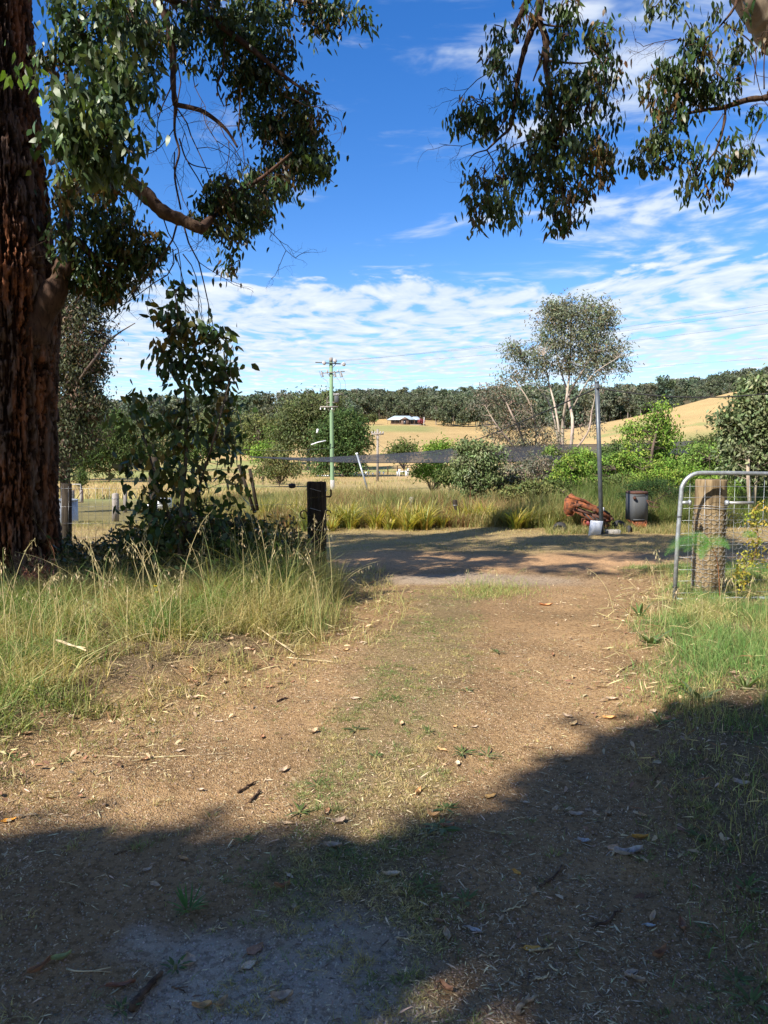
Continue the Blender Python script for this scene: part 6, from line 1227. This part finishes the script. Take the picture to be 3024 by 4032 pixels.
def undergrowth():
    rng = np.random.default_rng(72); m = MB(); n = 1100; px = rng.uniform(225, 1215, n); d = rng.uniform(7.7, 9.3, n); top = np.interp(px, [225, 330, 480, 620, 820, 1000, 1120, 1215], [2110, 2160, 2090, 2020, 1990, 2040, 2060, 2110]); py = top + (2320 - top) * rng.random(n) ** .8
    C = np.array([pt(a, b, c) for a, b, c in zip(px, py, d)]); C[:, 2] = np.maximum(C[:, 2], .02)
    clumps(m, rng, C, 13, .09, .075, [(.035, .055, .02), (.05, .07, .025), (.10, .08, .03), (.22, .16, .07)], .25, .42)
    for k in range(190):
        a = C[rng.integers(0, n)].copy(); b = a + rng.normal(size=3) * [.25, .15, .15]; a[2] = 0; twig(m, rng, a, b, .005, .002, .1, (.14, .10, .06), 3)
    tag(m.build('undergrowth', M_LEAF), 'dark tangled undergrowth between the big trunk and the left gatepost', 'undergrowth', kind='stuff')
    t = empty('leafy_shoot', tuple(pt(800, 2330, 7.3)), label='small sunlit shoot with broad pale green leaves in front of the undergrowth', cat='shoot'); m = MB(); st = MB(); st.tube(spline([pt(805, 2380, 7.2), pt(800, 2300, 7.2), pt(770, 2235, 7.2)], 4), .004, 5, (.2, .2, .1)); c = np.array([pt(a, b, 7.15) for a, b in ((690, 2240), (750, 2235), (720, 2290), (830, 2290), (845, 2240), (880, 2310), (800, 2320), (850, 2205))]); clumps(m, rng, c, 3, .03, .09, [(.16, .26, .09), (.22, .30, .13)], .3, .5); child(st.build('stem', M_STALK), t); child(m.build('foliage', M_FRESH), t)
undergrowth()

# ------------------------------------------------------------------ fallen leaves and sticks
def fallen():
    rng = np.random.default_rng(80)
    def leaf(px, py, Lpx, ang, c, label, group=None, wr=.42, curl=.5, sd=0, lift=.0):
        r = np.random.default_rng(sd + 3000); g = gp(px, py); z = zf(g[0], g[1]) + .008; L = max(.03, Lpx / F * math.hypot(g[1], H)); t = empty('fallen_leaf', (g[0], g[1], z), ang, label=label, cat='leaf', group=group)
        nu, nv = 12, 7; u = np.linspace(0, 1, nu)[:, None] * np.ones((1, nv)); v = np.linspace(-1, 1, nv)[None] * np.ones((nu, 1)); w = np.sin(np.pi * u ** .8) ** .75 * wr * L * .5 * (1 + .10 * np.sin(u * 17 + v * 3 + sd))
        x = (u - .5) * L; y = v * w; zz = curl * L * .35 * (v ** 2 * .7) + curl * L * .22 * (2 * u - 1) ** 2 + .012 * L * 5 * np.sin(u * 9 + v * 4 + sd) * .5 + lift
        V = np.stack([x, y, zz], -1).reshape(-1, 3); V2 = V - [0, 0, .0008]; i = np.arange(nu - 1)[:, None] * nv; j = np.arange(nv - 1)[None]; q = np.stack([i + j, i + nv + j, i + nv + j + 1, i + j + 1], -1).reshape(-1, 4)
        cc = jit(c, r, len(V), .10, .03); cc[np.abs(v.ravel()) < .1] *= 1.2
        MB().add(np.vstack([V, V2]), [q, q[:, ::-1] + len(V)], np.vstack([cc, cc * .8])).build('blade', M_DRY, t, True); MB().tube([(-L * .5, 0, zz[0, 3]), (-L * .62, .01 * L, zz[0, 3] + .01 * L), (-L * .78, 0, .0)], .0014, 5, np.asarray(c) * .7).build('stem', M_DRY, t)
    PALE = (.50, .38, .27); YEL = (.70, .36, .06); BRN = (.34, .18, .10); GRY = (.50, .46, .42)
    for k, (px, py, L, a, c, lab, wr) in enumerate([
        (740, 3765, 62, 1.9, PALE, 'heart shaped pale leaf lying on the shaded dirt at lower left', .85), (1005, 3715, 72, .9, BRN, 'brown curled leaf at the edge of the gravel patch', .6), (2095, 3717, 60, .05, YEL, 'sunlit yellow pointed leaf in the lower middle right', .5), (2475, 3362, 110, .15, GRY, 'long ragged pale leaf in the shade at right', .3),
        (2300, 3290, 48, -.3, GRY, 'small pale white leaf left of the curled yellowish leaf', .55), (2415, 3330, 56, .7, (.66, .42, .24), 'curled yellowish leaf above the long ragged leaf', .6), (2520, 3295, 60, 0, YEL, 'orange yellow leaf lying in shade near the right verge', .35), (240, 3770, 66, .5, (.36, .40, .16), 'olive green leaf at lower left', .35),
        (155, 3810, 88, 1.0, BRN, 'long narrow brown leaf at lower left below the olive one', .2), (475, 3855, 95, .25, (.30, .13, .07), 'long reddish brown leaf lying across the lower left', .2), (1110, 3920, 75, .2, PALE, 'pale tan leaf in the gravel patch at the bottom', .5), (1870, 3650, 58, -.6, GRY, 'curved silvery leaf left of the sunlit yellow leaf', .35),
        (1310, 3330, 66, -.1, PALE, 'pale ragged leaf on the shade edge near the middle', .45), (35, 3250, 50, .5, (.78, .34, .04), 'orange leaf at the left edge just above the shade', .5), (580, 3410, 34, .6, PALE, 'small pale leaf just inside the shade at left', .6), (2915, 3165, 62, -.5, PALE, 'broad pale leaf in the shade at the right edge', .65),
        (2035, 3430, 36, -.9, YEL, 'small yellow leaf in shade right of centre', .6), (2400, 2815, 52, .0, (.75, .42, .15), 'orange tan leaf on the right wheel track above the shade', .4), (2410, 2750, 46, -.1, PALE, 'cream folded leaf on the right side of the driveway', .5), (2258, 2835, 46, .7, (.66, .50, .28), 'upright pale leaf in the middle of the right wheel track', .45),
        (1930, 3120, 50, .5, (.70, .42, .14), 'yellow curled leaf right of the straggly weed', .5), (2270, 3180, 58, 0, PALE, 'flat pale leaf at the tip of the shade on the right wheel track', .5), (2150, 2375, 52, 0, (.62, .26, .10), 'orange brown leaf at the far end of the right wheel track', .4), (1160, 3560, 34, 1.4, PALE, 'small pale upright leaf left of the gravel patch', .6),
        (1400, 2750, 46, 0, PALE, 'pale leaf on the left side of the mown strip', .5), (2560, 3620, 36, -.2, (.45, .50, .52), 'small bluish grey leaf at the right verge near the bottom', .5), (1730, 3620, 30, -.3, BRN, 'small brown leaf in the shaded middle', .5)]):
        leaf(px, py, L, a, c, lab, None, wr, rng.uniform(.15, .8), k)
    for k in range(125):
        if k < 45: py = rng.uniform(2480, 3950); px = rng.uniform(500, 2700)
        elif k < 115: y = rng.uniform(2.6, 8.5); x = edgeL(y) + rng.normal(-.05, .3); px, py = to_px(x, y)
        else: y = rng.uniform(2.2, 8.5); x = edgeR(y) + rng.normal(.05, .35); px, py = to_px(x, y)
        c = [PALE, (.66, .52, .36), BRN, (.5, .36, .22), (.6, .36, .16)][rng.integers(0, 5)]
        leaf(float(px), float(py), np.clip(44 * (py - 1600) / 1700, 14, 60) * rng.uniform(.7, 1.3), rng.uniform(0, 6.28), c, 'dry curled gum leaf lying on the ground', 'dry gum leaves scattered on the ground', rng.uniform(.28, .6), rng.uniform(.1, 1.1), 100 + k)
    def stick(p, r, label, c=(.12, .075, .05), group=None, lift=.006):
        P = np.array([gp(a, b) for a, b in p]); P[:, 2] = [zf(q[0], q[1]) + r * .8 + lift for q in P]; Q = spline(P, 6); t = empty('stick', tuple(P[0]), label=label, cat='stick', group=group); Q = Q + rng.normal(size=Q.shape) * [.002, .002, .001]
        child(MB().tube(Q, np.linspace(r, r * .55, len(Q)) * (1 + .1 * rng.normal(size=len(Q))), 7, jit(c, rng, len(Q), .15, .03)).build('twig', M_LIMB), t); k = len(Q) // 2; child(MB().tube([Q[k], Q[k] + (Q[k + 1] - Q[k]) * 1.5 + [.01, .012, .004]], r * .5, 5, c).build('side_twig', M_LIMB), t)
    ST = (.62, .50, .30)
    stick([(940, 2400 + 1110), (1000, 3090)] if 0 else [(935, 3105), (975, 3080), (1010, 3060)], .006, 'dark stick, upper one of the pair at lower left of the mown strip'); stick([(980, 3145), (1010, 3115), (1020, 3095)], .006, 'short dark stick beside the pair at the left of the mown strip')
    stick([(520, 3960), (570, 3880), (640, 3810)], .012, 'thickest crooked brown stick at the lower left'); stick([(2330, 3625), (2400, 3600), (2420, 3570), (2450, 3555)], .005, 'curved thin stick in the shade below the ragged leaf'); stick([(2130, 3480), (2180, 3440), (2215, 3390)], .005, 'dark bent stick in the shade right of centre')
    stick([(260, 3806), (435, 3807)], .003, 'straight pale straw lying horizontally at lower left', ST); stick([(2085, 3732), (2180, 3712)], .0045, 'thick pale straw under the sunlit yellow leaf', ST); stick([(2165, 3780), (2215, 3815)], .003, 'short pale straw slanting below the yellow leaf', ST); stick([(2040, 3980), (2060, 3930), (2110, 3910)], .008, 'pale knobbly stick at the bottom right of the gravel', (.45, .34, .22))
    stick([(1090, 2745), (1112, 2736), (1136, 2733)], .007, 'short black stick on the left wheel track', (.05, .03, .025)); stick([(280, 2985), (600, 2988), (900, 2955)], .003, 'very long pale straw lying across the left wheel track', ST); stick([(1130, 2585), (1320, 2600)], .006, 'pale broken reed lying from the left verge onto the dirt', ST); stick([(1000, 2530), (1160, 2590)], .006, 'pale broken reed at the edge of the left verge', ST, lift=.05)
    stick([(2330, 2675), (2420, 2680)], .004, 'thin pale stick on the right wheel track', (.4, .28, .16)); stick([(2440, 2640), (2500, 2610)], .005, 'brown stick beside the right verge'); stick([(228, 2670), (345, 2725)], .010, 'thick dry stem leaning in the near part of the left verge', ST, lift=.16); stick([(1900, 3260), (2010, 3270)], .003, 'thin pale straw lying at the edge of the shade', ST)
    for k in range(42):
        px = rng.uniform(100, 2700); py = rng.uniform(2500, 3980); a = rng.uniform(-.6, .6); L = rng.uniform(25, 80) * (py - 1700) / 1500; c_ = ST if rng.random() < .5 else (.16, .10, .06)
        stick([(px, py), (px + L * .5, py + a * L * .3), (px + L, py + a * L * .5 + rng.normal() * 5)], rng.uniform(.0016, .0032), 'thin broken twig or straw lying on the dirt', c_, 'thin twigs and straws on the dirt')
fallen()

# ------------------------------------------------------------------ scrub between the tall grass and the net
def scrub():
    rng = np.random.default_rng(90); k = 0
    rows = [(1760, 24, 1870, 60, 40, G2), (1990, 21, 1900, 70, 45, GREY), (2060, 19, 1940, 60, 30, OLV), (2160, 27, 1850, 80, 60, GREY), (2190, 20, 1930, 60, 32, G2), (2330, 26, 1830, 70, 55, BR), (2420, 21, 1905, 70, 40, G2),
            (2500, 24, 1840, 80, 60, BR), (2680, 27, 1830, 90, 60, BR), (2730, 20, 1960, 70, 36, G2), (2850, 24, 1850, 100, 70, BR), (2900, 19.5, 1960, 80, 40, OLV), (2990, 27, 1790, 90, 80, G2), (3060, 22, 1890, 90, 70, BR), (2270, 32, 1790, 80, 50, [(.14, .2, .05)]), (2600, 33, 1790, 90, 55, [(.12, .18, .05)]), (2800, 33, 1760, 90, 50, G2)]
    words = ['mid green', 'grey twiggy', 'olive green', 'broad grey', 'low green', 'bright green', 'dense green', 'tall bright', 'spreading bright', 'low dark', 'wide yellow green', 'low olive', 'tall mid green', 'bushy bright', 'darker green', 'dull green', 'broad dull']
    place = ['under the young gum at the net end', 'left of the rusty loader behind the grass', 'behind the grass above the old tyre', 'at the foot of the tall pale gum', 'behind the rusty loader bucket', 'just left of the thin grey pole', 'between the thin pole and the grey bin', 'behind the grey bin, right of the thin pole', 'below the bright yellow green tree', 'between the grey bin and the pipe gate', 'above the bend of the pipe gate', 'seen through the left mesh of the pipe gate', 'behind the broad gum at the right edge', 'at the right edge above the pipe gate', 'right of the tall pale gum trunks', 'behind the bright yellow green tree', 'on the rise left of the right edge gum']
    for (px, d, py, rx, ry, c), w, pl in zip(rows, words, place):
        bl = [(px + rng.normal() * rx * .6, py + rng.normal() * ry * .35, rx * rng.uniform(.5, .8), ry * rng.uniform(.5, .8), 14) for _ in range(5)]
        px_tree('scrub_bush', w + ' bush ' + pl, 'bush', px, d, bl, [([(px, 9999), (px + rng.normal() * 10, py)], .02, .006), ([(px + 12, 9999), (px + 30, py + 10)], .014, .005)], .10, 22, .13, c, seed=200 + k, wr=.45); k += 1
scrub()
def yard_grass():
    rng = np.random.default_rng(95); mb = MB(); n = 9000; px = rng.uniform(2150, 2760, n); y = rng.uniform(14.3, 15.6, n); x = wx(px, y); cl = n2(x, y, 3.5, 97, 3); keep = rng.random(n) < sm(cl, .40, .6); x, y = x[keep], y[keep]; n = len(x)
    g = np.clip(rng.normal(.45, .35, n), 0, 1); grow(mb, rng, x, y, rng.uniform(.06, .26, n), rng.uniform(.005, .010, n), jit(mixc([.42, .34, .16], [.12, .17, .04], g), rng, n, .2, .06), .9, 3)
    tag(mb.build('rough_grass', M_GRASS), 'rough grass growing up round the old machine, tyres and bin', 'grass', kind='stuff')
yard_grass()
